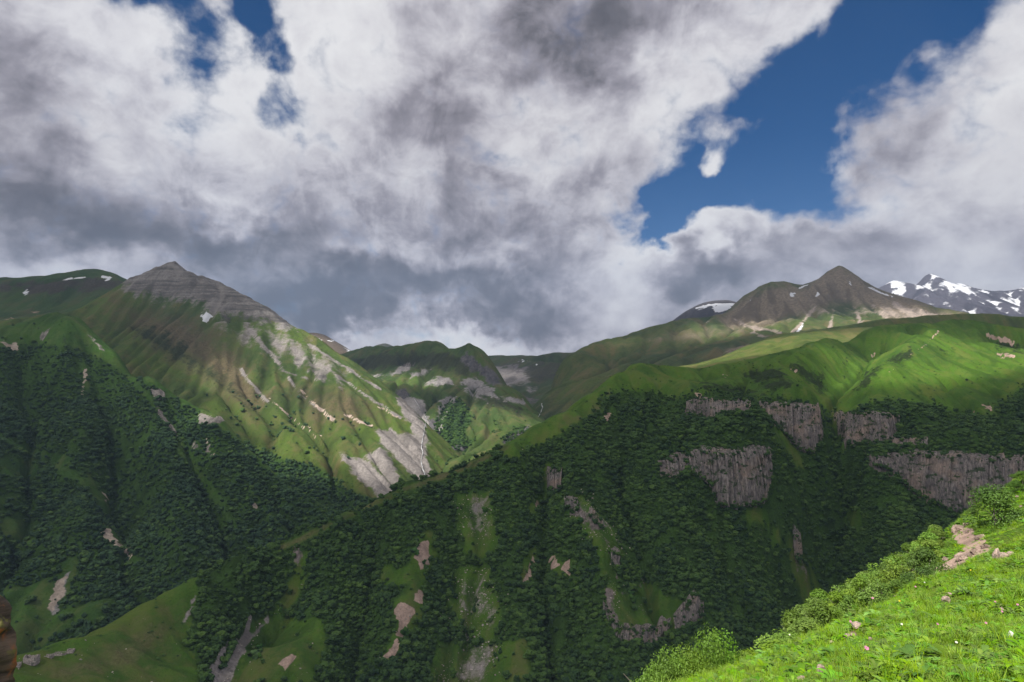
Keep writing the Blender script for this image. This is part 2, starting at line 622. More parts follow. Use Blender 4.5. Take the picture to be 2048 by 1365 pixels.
def build_mass(m, mat, name):
    ny, nx = m.ny, m.nx
    idx = np.arange(nx * ny).reshape(ny, nx)
    k = m.keep[:-1, :-1] & m.keep[1:, :-1] & m.keep[:-1, 1:] & m.keep[1:, 1:]
    q = np.stack([idx[:-1, :-1][k], idx[:-1, 1:][k], idx[1:, 1:][k], idx[1:, :-1][k]], 1)
    used = np.unique(q)
    remap = np.full(nx * ny, -1)
    remap[used] = np.arange(len(used))
    me = mesh_from(name, m.P[used], remap[q], 4)
    for mk in MASKS:
        if mk in m.masks:
            set_attr(me, mk, np.clip(m.masks[mk], 0, 1).ravel()[used])
    set_attr(me, 'flow', m.flow.ravel()[used])
    set_attr(me, 'streak', m.streak.ravel()[used])
    me.materials.append(mat)
    ob = bpy.data.objects.new(name, me)
    ob['kind'] = 'structure'
    COL.objects.link(ob)
    m.ob = ob
    return ob


def terrain_material(name, grass=((0.035, 0.075, 0.014), (0.060, 0.110, 0.018), (0.085, 0.105, 0.026)), rock=(0.17, 0.155, 0.15), scree=(0.235, 0.225, 0.225),
                     scar=(0.30, 0.225, 0.18), dry=(0.105, 0.095, 0.038), shrub=(0.020, 0.034, 0.010), forest=(0.034, 0.072, 0.014), k=1.0, use=MASKS, strata=0.0, flowdark=0.6, grain=None):
    mat = bpy.data.materials.new(name)
    mat.use_nodes = True
    t = NT(mat.node_tree)
    t.n.clear()
    out = t.new('ShaderNodeOutputMaterial')
    bs = t.new('ShaderNodeBsdfPrincipled')
    t.l.new(bs.outputs[0], out.inputs[0])
    bs.inputs['Roughness'].default_value = 0.95
    bs.inputs['Specular IOR Level'].default_value = 0.08
    co = t.new('ShaderNodeTexCoord').outputs['Object']
    nbig = t.noise(co, 0.006 / k, 4, 0.55)
    nmid = t.noise(co, 0.035 / k, 5, 0.6)
    nfin = t.noise(co, 0.22 / k, 5, 0.65)
    edge = t.noise(co, 0.06 / k, 8, 0.74)
    flow = t.attr('flow')
    strk = t.attr('streak')
    edge0 = edge
    edge = t.math('ADD', t.math('MULTIPLY', edge0, 0.75), t.math('MULTIPLY', strk, 0.25 if grain is None else grain))
    edge = t.math('ADD', edge, 0.0 if grain is None else (0.25 - grain) * 0.5)
    col = t.mix(t.smooth(nbig, 0.38, 0.62), grass[0], grass[1])
    col = t.mix(t.smooth(nmid, 0.45, 0.72), col, grass[2])
    col = t.mix(t.math('MULTIPLY', t.smooth(flow, 0.25, 0.8), flowdark), col, tuple(c * 0.5 for c in grass[0]))
    col = t.mix(t.smooth(nfin, 0.48, 0.72, 0.0, 0.55), col, tuple(c * 0.42 for c in grass[0]))
    col = t.mix(t.smooth(edge, 0.54, 0.70, 0.0, 0.5), col, (grass[2][0] * 1.25, grass[2][1] * 0.95, grass[2][2] * 1.3))

    col = t.mix(t.smooth(strk, 0.55, 0.9, 0.0, 0.5), col, (grass[2][0] * 1.2, grass[2][1] * 1.0, grass[2][2] * 1.2))
    col = t.mix(t.smooth(strk, 0.45, 0.1, 0.0, 0.5), col, tuple(c * 0.5 for c in grass[0]))

    def layer(col, mk, colour, amp, w=0.10, vary=0.35):
        f = t.math('ADD', t.attr(mk), t.math('MULTIPLY', t.math('SUBTRACT', edge, 0.5), amp))
        f = t.smooth(f, 0.5 - w, 0.5 + w)
        c1 = tuple(c * (1 - vary) for c in colour)
        c2 = tuple(min(1, c * (1 + vary)) for c in colour)
        cc = t.mix(t.smooth(nfin, 0.3, 0.7), c1, c2)
        cc = t.mix(t.smooth(nmid, 0.35, 0.75, 0.0, 0.4), cc, c1)
        cc = t.mix(t.smooth(strk, 0.50, 0.2, 0.0, 0.75), cc, tuple(c * 0.5 for c in colour))
        return t.mix(f, col, cc), f
    rockf = None
    if 'dry' in use:
        col, _ = layer(col, 'dry', dry, 0.9, 0.25)
    if 'shrub' in use:
        col, _ = layer(col, 'shrub', shrub, 1.1, 0.10)
    if 'forest' in use:
        col, _ = layer(col, 'forest', forest, 0.5, 0.2)
    if 'scree' in use:
        col, _ = layer(col, 'scree', scree, 1.5, 0.16, 0.30)
    if 'scar' in use:
        col, _ = layer(col, 'scar', scar, 1.0, 0.10, 0.28)
    if 'rock' in use:
        f = t.math('ADD', t.attr('rock'), t.math('MULTIPLY', t.math('SUBTRACT', edge, 0.5), 1.5))
        rockf = t.smooth(f, 0.40, 0.60)
        sp2 = t.new('ShaderNodeSeparateXYZ')
        t.l.new(co, sp2.inputs[0])
        if strata > 0:
            band = t.noise(t.comb(t.math('MULTIPLY', sp2.outputs[0], 0.004), t.math('MULTIPLY', sp2.outputs[1], 0.004), t.math('MULTIPLY', sp2.outputs[2], strata)), 1.0, 4, 0.7)
        else:
            band = t.noise(t.vmath('MULTIPLY', co, (0.16 / k, 0.16 / k, 0.02 / k)), 1.0, 5, 0.65)
        rc = t.mix(t.smooth(band, 0.36, 0.62), tuple(c * 0.45 for c in rock), tuple(c * 1.25 for c in rock))
        rc = t.mix(t.smooth(nfin, 0.40, 0.70, 0.0, 0.7), rc, tuple(c * 0.42 for c in rock))
        rc = t.mix(t.smooth(nmid, 0.50, 0.70, 0.0, 0.65), rc, tuple(c * 0.50 for c in rock))
        rc = t.mix(t.smooth(strk, 0.6, 0.9, 0.0, 0.6), rc, tuple(c * 1.25 for c in rock))
        rc = t.mix(t.smooth(strk, 0.42, 0.15, 0.0, 0.6), rc, tuple(c * 0.5 for c in rock))
        col = t.mix(rockf, col, rc)
    if 'snow' in use:
        f = t.math('ADD', t.attr('snow'), t.math('MULTIPLY', t.math('SUBTRACT', edge, 0.5), 1.0))
        col = t.mix(t.smooth(f, 0.42, 0.62), col, (0.62, 0.64, 0.68))
    t.l.new(col, bs.inputs['Base Color'])
    b = t.bump(edge, 0.8, 7.0 * k)
    b = t.bump(nfin, 0.8, 2.2 * k, b)
    t.l.new(b, bs.inputs['Normal'])
    return mat

# ------------------------------------------------------------------ the masses of the landscape
def union(*ms):
    r = ms[0]
    for x in ms[1:]:
        r = np.maximum(r, x)
    return r


def polys(m, lst, soft=6.0, big=0.0):
    r = np.zeros(len(m.u))
    for p in lst:
        r = np.maximum(r, poly_mask(m.uw + big * m.ub, m.vw + big * m.vb, p, soft))
    return r


def lines(m, lst, soft=4.0):
    r = np.zeros(len(m.u))
    for l, w in lst:
        r = np.maximum(r, line_mask(m.u + 0.35 * (m.uw - m.u), m.v + 0.35 * (m.vw - m.v), l, w, soft))
    return r


# --- the shaded wooded spur with the meadow plateau above its cliffs
SPUR_CREST = [(-140, 1390, 560), (-60, 1365, 570), (30, 1330, 590), (150, 1299, 630), (270, 1234, 690), (390, 1182, 750), (480, 1138, 800), (600, 1085, 850), (700, 1035, 900),
              (810, 985, 950), (880, 958, 980), (950, 932, 1010), (1010, 900, 1040), (1060, 868, 1080), (1100, 842, 1120), (1150, 812, 1170),
              (1200, 778, 1240), (1250, 752, 1330), (1350, 746, 1400), (1440, 744, 1400), (1500, 733, 1420), (1560, 716, 1460), (1640, 690, 1530), (1720, 673, 1600),
              (1800, 660, 1660), (1880, 654, 1700), (1960, 660, 1680), (2048, 680, 1640), (2150, 690, 1640), (2300, 700, 1640)]
SPUR_FACE = [(100, 1365, 575), (250, 1365, 600), (330, 1300, 670), (400, 1365, 640), (390, 1240, 715), (450, 1240, 740), (500, 1300, 710), (545, 1230, 775), (440, 1365, 672), (600, 1365, 685), (520, 1180, 790), (610, 1150, 815),
             (700, 1365, 705), (800, 1365, 715), (1000, 1365, 735), (1200, 1365, 735), (1400, 1365, 750), (1600, 1365, 800), (800, 1480, 650), (1100, 1480, 660), (1400, 1480, 670), (500, 1450, 620), (1700, 1480, 720),
             (640, 1250, 765), (750, 1250, 780), (900, 1240, 800), (1000, 1240, 810), (1110, 1240, 800), (1250, 1240, 805), (1400, 1230, 830), (1540, 1220, 890), (640, 1150, 820), (760, 1130, 845), (900, 1120, 870), (1050, 1120, 880),
             (1200, 1110, 875), (1400, 1100, 900), (1540, 1100, 960), (820, 1040, 910), (950, 1020, 940), (1100, 1000, 950), (1250, 1000, 945), (1380, 1010, 950), (1430, 1010, 962), (1530, 1000, 968),
             (1100, 930, 1010), (1200, 920, 1020), (1330, 905, 1010), (1430, 905, 992), (1540, 900, 992), (1450, 850, 1070), (1300, 850, 1090), (1200, 850, 1110), (1600, 898, 1060), (1640, 890, 1060),
             (1390, 828, 1105), (1390, 800, 1122), (1500, 826, 1100), (1500, 800, 1120), (1600, 815, 1095), (1640, 822, 1095), (1740, 888, 1070), (1690, 880, 1078), (1740, 828, 1095), (1800, 832, 1095), (1800, 880, 1065),
             (1655, 832, 1150), (1668, 870, 1120), (1680, 920, 1095), (1690, 980, 1070), (1675, 1060, 1035), (1655, 1140, 1005), (1640, 1220, 985), (1620, 1300, 950),
             (1600, 1000, 1010), (1600, 1100, 980), (1760, 965, 1005), (1750, 914, 1010), (1850, 912, 1000), (1950, 918, 985), (2048, 922, 975), (2150, 925, 970), (1830, 985, 985), (1900, 1015, 965), (2000, 1030, 950), (2100, 1030, 945),
             (1850, 875, 1035), (1950, 870, 1040), (2048, 870, 1040), (1780, 1080, 960), (1900, 1100, 915), (1750, 1180, 930), (2000, 1150, 880), (1900, 1250, 840),
             (1300, 790, 1190), (1400, 775, 1190), (1500, 780, 1170), (1600, 795, 1150), (1720, 812, 1145), (1850, 815, 1135), (2000, 828, 1115), (2100, 828, 1110),
             (1655, 820, 1175), (1668, 785, 1260), (1695, 745, 1370), (1745, 705, 1500), (1770, 755, 1255), (1825, 705, 1420), (1870, 668, 1600), (1560, 765, 1230), (1590, 735, 1330),
             (1900, 745, 1310), (2000, 765, 1250), (1950, 705, 1450), (2048, 722, 1390), (2150, 760, 1270), (2150, 720, 1400), (1350, 760, 1290), (1450, 757, 1290)]
spur = make_mass('spur', SPUR_CREST, SPUR_FACE, 4.0, back=(120, 85), rough=8.0, rough_len=95.0, ero=15.0, reach=150.0, wobble=1.25, lam=5e-5, seed=3,
                 carves=[([(600, 1100), (580, 1180), (520, 1260), (440, 1360)], -14, 22), ([(500, 1140), (470, 1200), (430, 1280), (400, 1340)], 10, 24), ([(640, 1085), (660, 1180), (640, 1280), (610, 1350)], 13, 30), ([(740, 1040), (740, 1140), (710, 1260), (690, 1360)], -15, 26),
                         ([(820, 1000), (835, 1090), (800, 1230), (770, 1350)], 14, 26), ([(890, 970), (895, 1080), (880, 1200), (860, 1340)], -12, 22), ([(950, 960), (960, 1080), (955, 1200), (940, 1350)], -9, 30), ([(1030, 930), (1030, 1050), (1030, 1180), (1040, 1330)], 16, 30),
                         ([(1090, 930), (1085, 1050), (1080, 1180), (1090, 1320)], -14, 22), ([(1140, 930), (1150, 1020), (1200, 1080), (1215, 1190), (1220, 1300)], 15, 26), ([(1240, 900), (1260, 1000), (1280, 1100), (1290, 1170)], -16, 26), ([(1320, 960), (1350, 1060), (1380, 1150), (1400, 1220)], 14, 28),
                         ([(1400, 1030), (1440, 1110), (1470, 1200), (1490, 1290)], -14, 24), ([(1480, 1030), (1530, 1110), (1560, 1190), (1570, 1270)], 16, 26), ([(1780, 980), (1770, 1040), (1740, 1110), (1720, 1170)], 10, 20), ([(1850, 1030), (1860, 1080)], -8, 18),
                         ([(1655, 825), (1668, 785), (1695, 745), (1745, 705)], -24, 42), ([(1705, 795), (1770, 755), (1825, 705), (1872, 668)], 15, 40), ([(1590, 790), (1600, 745), (1650, 705)], 12, 50), ([(1480, 790), (1500, 750)], -8, 35)])
u, v = spur.uw, spur.vw
nz = fbm(spur.P[:, 0] / 38.0, spur.P[:, 1] / 38.0, 4, 0.55)
nz2 = fbm(spur.P[:, 0] / 14.0 + 40, spur.P[:, 1] / 14.0, 3, 0.55)
SPUR_WOOD = [(394, 1160), (480, 1085), (600, 1030), (700, 985), (800, 945), (900, 915), (985, 890), (1020, 915), (1085, 885), (1130, 858), (1180, 828), (1212, 792), (1260, 782), (1310, 785), (1350, 798),
             (1400, 786), (1470, 786), (1530, 800), (1600, 806), (1650, 826), (1690, 832), (1720, 818), (1780, 800), (1850, 812), (1920, 830), (1990, 832), (2015, 795), (2080, 750), (2300, 760), (2300, 1500), (380, 1500), (400, 1365), (370, 1290)]
wood = poly_mask(u, v, SPUR_WOOD, 10)
SPUR_OPEN = [[(-100, 1500), (30, 1325), (150, 1295), (270, 1230), (392, 1178), (392, 1215), (372, 1270), (372, 1300), (392, 1340), (385, 1365), (380, 1500)],
             [(440, 1365), (455, 1320), (520, 1240), (560, 1200), (590, 1160), (592, 1110), (612, 1100), (612, 1140), (600, 1180), (575, 1230), (600, 1240), (560, 1300), (540, 1320), (520, 1365), (430, 1480)],
             [(520, 1365), (545, 1300), (600, 1245), (640, 1230), (650, 1290), (630, 1340), (620, 1365)],
             [(925, 985), (985, 985), (990, 1080), (970, 1130), (925, 1110), (918, 1040)], [(905, 1140), (990, 1130), (1005, 1240), (985, 1300), (930, 1260), (905, 1200)],
             [(870, 1290), (1000, 1290), (1005, 1400), (870, 1400)], [(770, 1125), (832, 1122), (835, 1158), (775, 1172)], [(1000, 1290), (1065, 1280), (1065, 1345), (1010, 1375)],
             [(830, 1075), (862, 1070), (862, 1140), (845, 1215), (825, 1245), (805, 1300), (780, 1330), (765, 1320), (785, 1255), (790, 1212), (820, 1190)],
             [(1222, 1190), (1300, 1175), (1355, 1195), (1395, 1210), (1400, 1235), (1350, 1262), (1300, 1290), (1240, 1280), (1210, 1220)],
             [(1090, 935), (1128, 935), (1128, 985), (1085, 990), (1075, 1030), (1058, 1020), (1070, 990)], [(1040, 1110), (1068, 1100), (1062, 1160), (1040, 1165)],
             [(1095, 1115), (1140, 1110), (1145, 1160), (1105, 1150)], [(1120, 990), (1160, 990), (1220, 1050), (1240, 1110), (1250, 1180), (1210, 1210), (1205, 1150), (1180, 1080), (1130, 1040)],
             [(1560, 860), (1600, 910), (1620, 930), (1590, 935), (1545, 890), (1520, 845)], [(1650, 825), (1675, 830), (1690, 900), (1672, 905), (1655, 870)], [(1540, 1060), (1570, 1055), (1575, 1090), (1545, 1095)],
             [(1580, 1075), (1605, 1075), (1630, 1180), (1645, 1230), (1625, 1230), (1600, 1160)], [(1690, 1020), (1720, 1020), (1725, 1060), (1695, 1060)], [(1600, 1130), (1622, 1130), (1640, 1220), (1628, 1225)],
             [(1010, 905), (1060, 868), (1150, 812), (1250, 750), (1400, 744), (1330, 765), (1230, 775), (1190, 812), (1130, 850), (1080, 880), (1030, 912)],
             [(1490, 1020), (1530, 1010), (1545, 1045), (1500, 1050)], [(1360, 1275), (1420, 1265), (1440, 1300), (1370, 1310)]]
opens = polys(spur, SPUR_OPEN, 10, 1.5)
opens = np.maximum(opens, polys(spur, SPUR_OPEN[:3], 8))
SPUR_CLIFFS = [[(1320, 920), (1400, 905), (1480, 915), (1545, 912), (1540, 960), (1530, 1003), (1470, 1012), (1432, 1010), (1420, 965), (1380, 940), (1345, 955), (1322, 945)],
               [(1372, 810), (1410, 800), (1500, 806), (1500, 826), (1450, 826), (1430, 838), (1395, 832), (1372, 828)], [(1510, 808), (1545, 808), (1642, 822), (1648, 880), (1630, 898), (1600, 900), (1572, 870), (1545, 840)],
               [(1668, 828), (1800, 832), (1800, 858), (1785, 880), (1740, 888), (1690, 882), (1672, 850)], [(1728, 912), (1850, 912), (2050, 922), (2200, 925), (2200, 1030), (2010, 1032), (1900, 1015), (1830, 985), (1800, 960), (1740, 935)],
               [(1740, 875), (1855, 880), (1855, 890), (1760, 893)]]
cliffm = polys(spur, SPUR_CLIFFS, 6)
rockp = [[(1095, 945), (1125, 940), (1124, 980), (1098, 985)], [(1122, 995), (1150, 1000), (1215, 1055), (1235, 1100), (1225, 1120), (1190, 1070), (1135, 1035)], [(1225, 1105), (1240, 1110), (1250, 1180), (1232, 1180)],
         [(1205, 1170), (1222, 1175), (1240, 1250), (1300, 1262), (1345, 1248), (1330, 1285), (1280, 1292), (1235, 1280), (1208, 1220)], [(1345, 1245), (1375, 1205), (1390, 1190), (1408, 1215), (1395, 1238), (1360, 1258)],
         [(1584, 1078), (1600, 1078), (1608, 1110), (1618, 1160), (1606, 1160), (1592, 1110)], [(585, 1085), (605, 1080), (610, 1110), (600, 1145), (588, 1115)], [(1520, 1055), (1528, 1055), (1535, 1085), (1526, 1085)],
         [(1235, 1180), (1290, 1165), (1300, 1172), (1240, 1195)]]
scarp = [[(836, 1086), (856, 1077), (859, 1130), (846, 1147), (832, 1112)], [(792, 1216), (806, 1205), (826, 1214), (818, 1240), (808, 1262), (803, 1290), (785, 1320), (768, 1312), (795, 1280), (798, 1250)],
         [(833, 1172), (848, 1178), (843, 1208), (826, 1200)], [(560, 1330), (585, 1305), (596, 1308), (570, 1348)], [(1060, 1120), (1070, 1105), (1060, 1158), (1046, 1165)], [(1098, 1130), (1113, 1112), (1120, 1130), (1105, 1138)],
         [(1120, 1135), (1138, 1112), (1146, 1160), (1130, 1150)], [(1066, 1010), (1085, 988), (1078, 1015), (1070, 1022)], [(1210, 830), (1222, 828), (1220, 840), (1208, 842)]]
stony = [[(925, 990), (980, 990), (985, 1040), (985, 1085), (935, 1080), (925, 1030)], [(910, 1150), (985, 1135), (995, 1200), (1000, 1250), (985, 1260), (940, 1230), (908, 1195)], [(905, 1230), (935, 1240), (1000, 1300), (1000, 1365), (880, 1365), (930, 1310)],
         [(1120, 990), (1160, 990), (1230, 1050), (1245, 1110), (1200, 1090), (1140, 1040)], [(1225, 1150), (1245, 1180), (1225, 1200)]]
gully = [([(545, 1228), (520, 1252), (480, 1300), (440, 1365), (400, 1430)], (3, 5, 9, 14, 16)), ([(388, 1190), (385, 1215), (372, 1240)], 4), ([(500, 1240), (490, 1270), (470, 1290)], 6), ([(460, 1290), (420, 1340)], 6)]
meadow_scars = [[(1385, 790), (1400, 785), (1405, 795), (1388, 797)], [(1440, 748), (1460, 750), (1455, 755)], [(1582, 738), (1596, 736), (1592, 746)], [(1735, 705), (1752, 708), (1742, 714)], [(1965, 812), (1982, 810), (1985, 820)], [(1940, 822), (1952, 822), (1950, 830)],
                [(1995, 705), (2030, 712), (2028, 717), (2000, 713)], [(1970, 668), (2030, 683), (2025, 690), (1980, 678)]]
path = [([(1878, 662), (1850, 690), (1820, 712), (1790, 735), (1760, 758), (1720, 780)], (1.9, 1.2, 1.0, 0.9, 0.6, 0.4))]
shrubs = [[(1560, 730), (1600, 722), (1655, 745), (1665, 790), (1640, 790), (1600, 760)], [(1700, 790), (1722, 745), (1760, 720), (1775, 735), (1750, 765), (1715, 795)], [(1860, 690), (1915, 695), (1905, 712), (1870, 712)], [(1965, 670), (2060, 690), (2060, 715), (1990, 705)],
          [(1760, 720), (1790, 700), (1830, 690), (1830, 720), (1790, 745)], [(1380, 760), (1480, 765), (1560, 790), (1600, 805), (1480, 800), (1400, 785)], [(1735, 790), (1755, 787), (1755, 797), (1738, 798)], [(1680, 720), (1705, 700), (1700, 740), (1685, 770)], [(1480, 740), (1560, 730), (1600, 775), (1540, 790), (1480, 760)]]
rim = lines(spur, [([(560, 1096), (600, 1080), (700, 1030), (810, 980), (880, 955), (950, 928), (1010, 896)], 9.0)], 7)
spur.masks['forest'] = np.clip(wood - opens - 0.8 * rim * sstep(fbm(spur.P[:, 0] / 30.0, spur.P[:, 1] / 30.0, 3, 0.5), -0.35, -0.05), 0, 1)
spur.masks['rock'] = union(cliffm, polys(spur, rockp, 10, 0.7) * 0.62)
spur.masks['scar'] = union(polys(spur, scarp, 4), polys(spur, meadow_scars, 3), lines(spur, path, 1.6) * 0.8)
spur.masks['scree'] = union(lines(spur, gully, 4), polys(spur, stony, 22, 1.6) * 0.46)
spur.masks['shrub'] = polys(spur, shrubs, 14) * 0.62
spur.masks['dry'] = union(polys(spur, [[(150, 1310), (330, 1230), (370, 1240), (300, 1330), (200, 1365), (60, 1365)]], 25) * 0.55, polys(spur, [[(1190, 800), (1250, 752), (1200, 830), (1100, 870), (1060, 890)]], 12) * 0.5, opens * 0.35, rim * 0.6)
M_SPUR = terrain_material('spur_ground', k=0.6, grass=((0.040, 0.090, 0.012), (0.062, 0.128, 0.013), (0.080, 0.125, 0.020)), rock=(0.185, 0.155, 0.145), scree=(0.26, 0.235, 0.225), scar=(0.36, 0.265, 0.215), dry=(0.105, 0.100, 0.045))
roughen(spur, 3.2, 13.0, sink=1.2)
build_mass(spur, M_SPUR, 'spur_terrain')

# --- the wooded foot of the left mountain
lw = make_mass('left_wood',
               [(-700, 800, 1550), (-450, 745, 1600), (-200, 705, 1650), (-100, 682, 1700), (0, 665, 1750), (70, 650, 1800), (130, 640, 1850), (180, 668, 1800), (230, 708, 1750), (300, 765, 1680), (360, 808, 1640), (430, 846, 1600), (500, 905, 1540), (560, 965, 1480), (620, 1006, 1430), (680, 1040, 1400), (760, 1085, 1370)],
               [(-450, 900, 1380), (-450, 1100, 1160), (-700, 1000, 1250), (-700, 1200, 1050), (-200, 800, 1500), (-200, 1000, 1280), (-200, 1200, 1100), (0, 760, 1620), (0, 900, 1450), (0, 1050, 1280), (0, 1180, 1130), (0, 1290, 1020), (0, 1400, 960), (150, 760, 1660), (150, 900, 1470), (150, 1050, 1290), (150, 1180, 1150), (120, 1290, 1040), (150, 1400, 980),
                (200, 800, 1640), (235, 950, 1470), (245, 1050, 1360), (300, 850, 1540), (310, 950, 1410), (320, 1050, 1270), (310, 1150, 1170), (300, 1240, 1090), (420, 950, 1440), (430, 1050, 1310), (410, 1150, 1190), (400, 1230, 1130), (520, 1050, 1350), (520, 1130, 1240), (600, 1130, 1290), (500, 1250, 1130)],
               6.0, back=(130, 75), rough=9.0, rough_len=130.0, ero=26.0, reach=230.0, seed=5,
               carves=[([(180, 700), (220, 800), (245, 920), (265, 1050), (300, 1180)], -26, 42), ([(60, 690), (75, 820), (60, 960), (50, 1100)], -24, 45), ([(120, 670), (150, 800), (160, 950), (170, 1080)], 22, 45), ([(330, 810), (390, 920), (440, 1040), (470, 1150)], -22, 38), ([(290, 790), (330, 900), (360, 1020), (380, 1120)], 20, 40),
                       ([(430, 860), (500, 980), (560, 1080)], 16, 36), ([(480, 900), (560, 1010), (620, 1090)], -18, 34), ([(0, 720), (-10, 850), (-20, 1000)], 20, 45)])
u, v = lw.uw, lw.vw
lw_open = [[(0, 640), (60, 640), (130, 640), (90, 665), (30, 690), (0, 690)], [(0, 905), (50, 930), (100, 940), (60, 960), (0, 950)], [(0, 990), (50, 995), (0, 1010)], [(105, 920), (140, 915), (150, 950), (130, 960)], [(0, 1040), (70, 1045), (60, 1090), (0, 1070)],
           [(0, 1180), (60, 1175), (100, 1150), (130, 1110), (138, 1090), (150, 1120), (140, 1180), (110, 1230), (140, 1215), (240, 1200), (200, 1240), (120, 1260), (60, 1310), (30, 1320), (0, 1320)], [(205, 1045), (225, 1070), (280, 1120), (270, 1125), (205, 1075)],
           [(170, 730), (185, 735), (168, 795), (160, 790)], [(175, 925), (215, 1010), (205, 1030), (180, 980)], [(350, 880), (385, 920), (420, 960), (450, 1010), (430, 1000), (395, 950), (350, 900)]]
lw_rock = [[(310, 800), (325, 825), (345, 850), (360, 875), (345, 872), (330, 850), (315, 825)], [(300, 775), (330, 785), (332, 800), (310, 798)], [(395, 825), (425, 835), (455, 838), (440, 850), (400, 845)], [(410, 880), (420, 895), (425, 915), (415, 905)],
           [(385, 880), (395, 885), (395, 900), (386, 896)], [(175, 665), (200, 690), (215, 710), (195, 695)], [(85, 665), (100, 660), (90, 680), (78, 682)]]
lw_scar = [[(207, 1048), (222, 1068), (240, 1085), (232, 1092), (206, 1072)], [(0, 685), (30, 685), (38, 700), (33, 710), (10, 693)], [(108, 1180), (118, 1160), (135, 1150), (125, 1190), (108, 1225), (98, 1225)], [(205, 985), (215, 990), (212, 1010)], [(500, 1000), (508, 995), (516, 1025), (512, 1025)]]
lw.masks['forest'] = np.clip(poly_mask(u, v, [(-400, 700), (0, 690), (60, 690), (130, 690), (200, 720), (300, 768), (430, 850), (500, 905), (560, 962), (680, 1036), (820, 1090), (820, 1500), (-400, 1500)], 14) - polys(lw, lw_open, 9, 1.0) - lines(lw, [([(355, 885), (395, 945), (440, 1010), (490, 1085), (520, 1130)], 3.5), ([(110, 925), (160, 960), (200, 1000), (215, 1030)], 5), ([(470, 940), (540, 1030), (600, 1085)], 3), ([(0, 870), (60, 905), (130, 915)], 4), ([(225, 720), (300, 800), (350, 870)], 5), ([(240, 860), (260, 930), (285, 1000)], 3)], 5), 0, 1)
lw.masks['rock'] = polys(lw, lw_rock, 4)
lw.masks['scar'] = union(polys(lw, lw_scar, 4), lines(lw, [([(232, 1088), (262, 1112)], 3.0), ([(172, 738), (164, 790)], 2.5), ([(410, 880), (428, 912)], 2.5)], 3))
lw.masks['scree'] = polys(lw, [[(130, 1150), (140, 1140), (125, 1190), (112, 1230), (100, 1230)]], 5)
lw.masks['shrub'] = poly_mask(u, v, [(-100, 700), (130, 645), (260, 740), (430, 850), (300, 850), (100, 750)], 30) * 0.45
M_LW = terrain_material('left_wood_ground', k=1.1, grass=((0.034, 0.080, 0.016), (0.050, 0.105, 0.018), (0.066, 0.105, 0.026)), scar=(0.36, 0.30, 0.25), rock=(0.22, 0.20, 0.185), use=('dry', 'forest', 'rock', 'scar', 'scree', 'shrub'))
roughen(lw, 5.0, 22.0)
build_mass(lw, M_LW, 'wooded_slope_terrain')

# --- the left mountain with its banded summit
lm = make_mass('left_peak',
               [(0, 655, 2350), (60, 645, 2400), (120, 634, 2450), (160, 622, 2500), (200, 603, 2560), (250, 574, 2620), (300, 553, 2660), (330, 545, 2680), (345, 540, 2690), (362, 544, 2680), (380, 556, 2660), (420, 573, 2640), (450, 584, 2620), (480, 599, 2600), (520, 620, 2570), (560, 646, 2530),
                (600, 668, 2490), (640, 693, 2450), (680, 719, 2400), (720, 746, 2340), (760, 772, 2290), (795, 800, 2240)],
               [(60, 690, 2150), (130, 680, 2180), (200, 680, 2250), (250, 650, 2370), (345, 640, 2350), (300, 720, 2120), (400, 720, 2130), (350, 790, 1930), (430, 800, 1890), (500, 720, 2180), (500, 800, 1970), (520, 870, 1790), (590, 760, 2120), (580, 870, 1800), (620, 850, 1900), (640, 930, 1720),
                (700, 800, 2060), (680, 860, 1900), (720, 880, 1880), (760, 850, 2010), (740, 950, 1710), (700, 1010, 1580), (790, 930, 1800), (810, 880, 1960), (840, 955, 1830), (780, 1010, 1640), (620, 990, 1580), (550, 960, 1610), (815, 840, 2080), (860, 985, 1800), (720, 1060, 1500), (800, 1080, 1560)],
               7.0, back=(170, 80), rough=10.0, rough_len=170.0, ero=30.0, reach=300.0, seed=8, lam=1e-4)
u, v = lm.uw, lm.vw
lm.masks['rock'] = union(poly_mask(u, v, [(235, 560), (290, 520), (345, 505), (410, 540), (490, 580), (580, 630), (590, 665), (540, 655), (500, 645), (440, 628), (390, 610), (330, 602), (270, 592)], 34) * 0.95,
                         polys(lm, [[(560, 700), (600, 715), (660, 745), (680, 775), (640, 770), (590, 740), (570, 725)]], 10) * 0.62, polys(lm, [[(500, 665), (540, 680), (600, 720), (560, 710)]], 8) * 0.5)
lm.masks['scree'] = union(polys(lm, [[(270, 580), (330, 600), (390, 610), (420, 640), (480, 690), (520, 700), (560, 730), (520, 660), (600, 680), (660, 720), (700, 750), (640, 740), (600, 730), (560, 700), (500, 660), (460, 640), (400, 600), (330, 590), (280, 578)],
                                     [(290, 590), (360, 598), (355, 618), (310, 610)], [(455, 640), (500, 650), (580, 680), (620, 720), (560, 700), (520, 690), (470, 670)], [(500, 640), (600, 680), (700, 745), (690, 775), (600, 750), (540, 710)]], 24) * 0.62,
                         polys(lm, [[(750, 858), (790, 862), (830, 872), (850, 885), (862, 940), (868, 990), (845, 975), (800, 925), (765, 890)], [(680, 910), (700, 912), (735, 925), (770, 955), (810, 990), (800, 1000), (760, 995), (715, 955)],
                                    [(732, 912), (762, 892), (790, 930), (812, 985), (800, 990), (770, 955)], [(790, 795), (815, 800), (850, 850), (856, 890), (838, 885), (810, 835)]], 9),
                         lines(lm, [([(500, 660), (560, 730), (580, 760)], (4, 3, 2)), ([(560, 740), (600, 755), (612, 758)], 2.5), ([(580, 760), (600, 790), (660, 835)], (3, 2, 2)), ([(480, 740), (530, 800), (545, 815)], (3, 3, 2)), ([(640, 730), (700, 770), (760, 810), (800, 835)], 2.5), ([(620, 690), (690, 735), (760, 780)], 2.5)], 3))
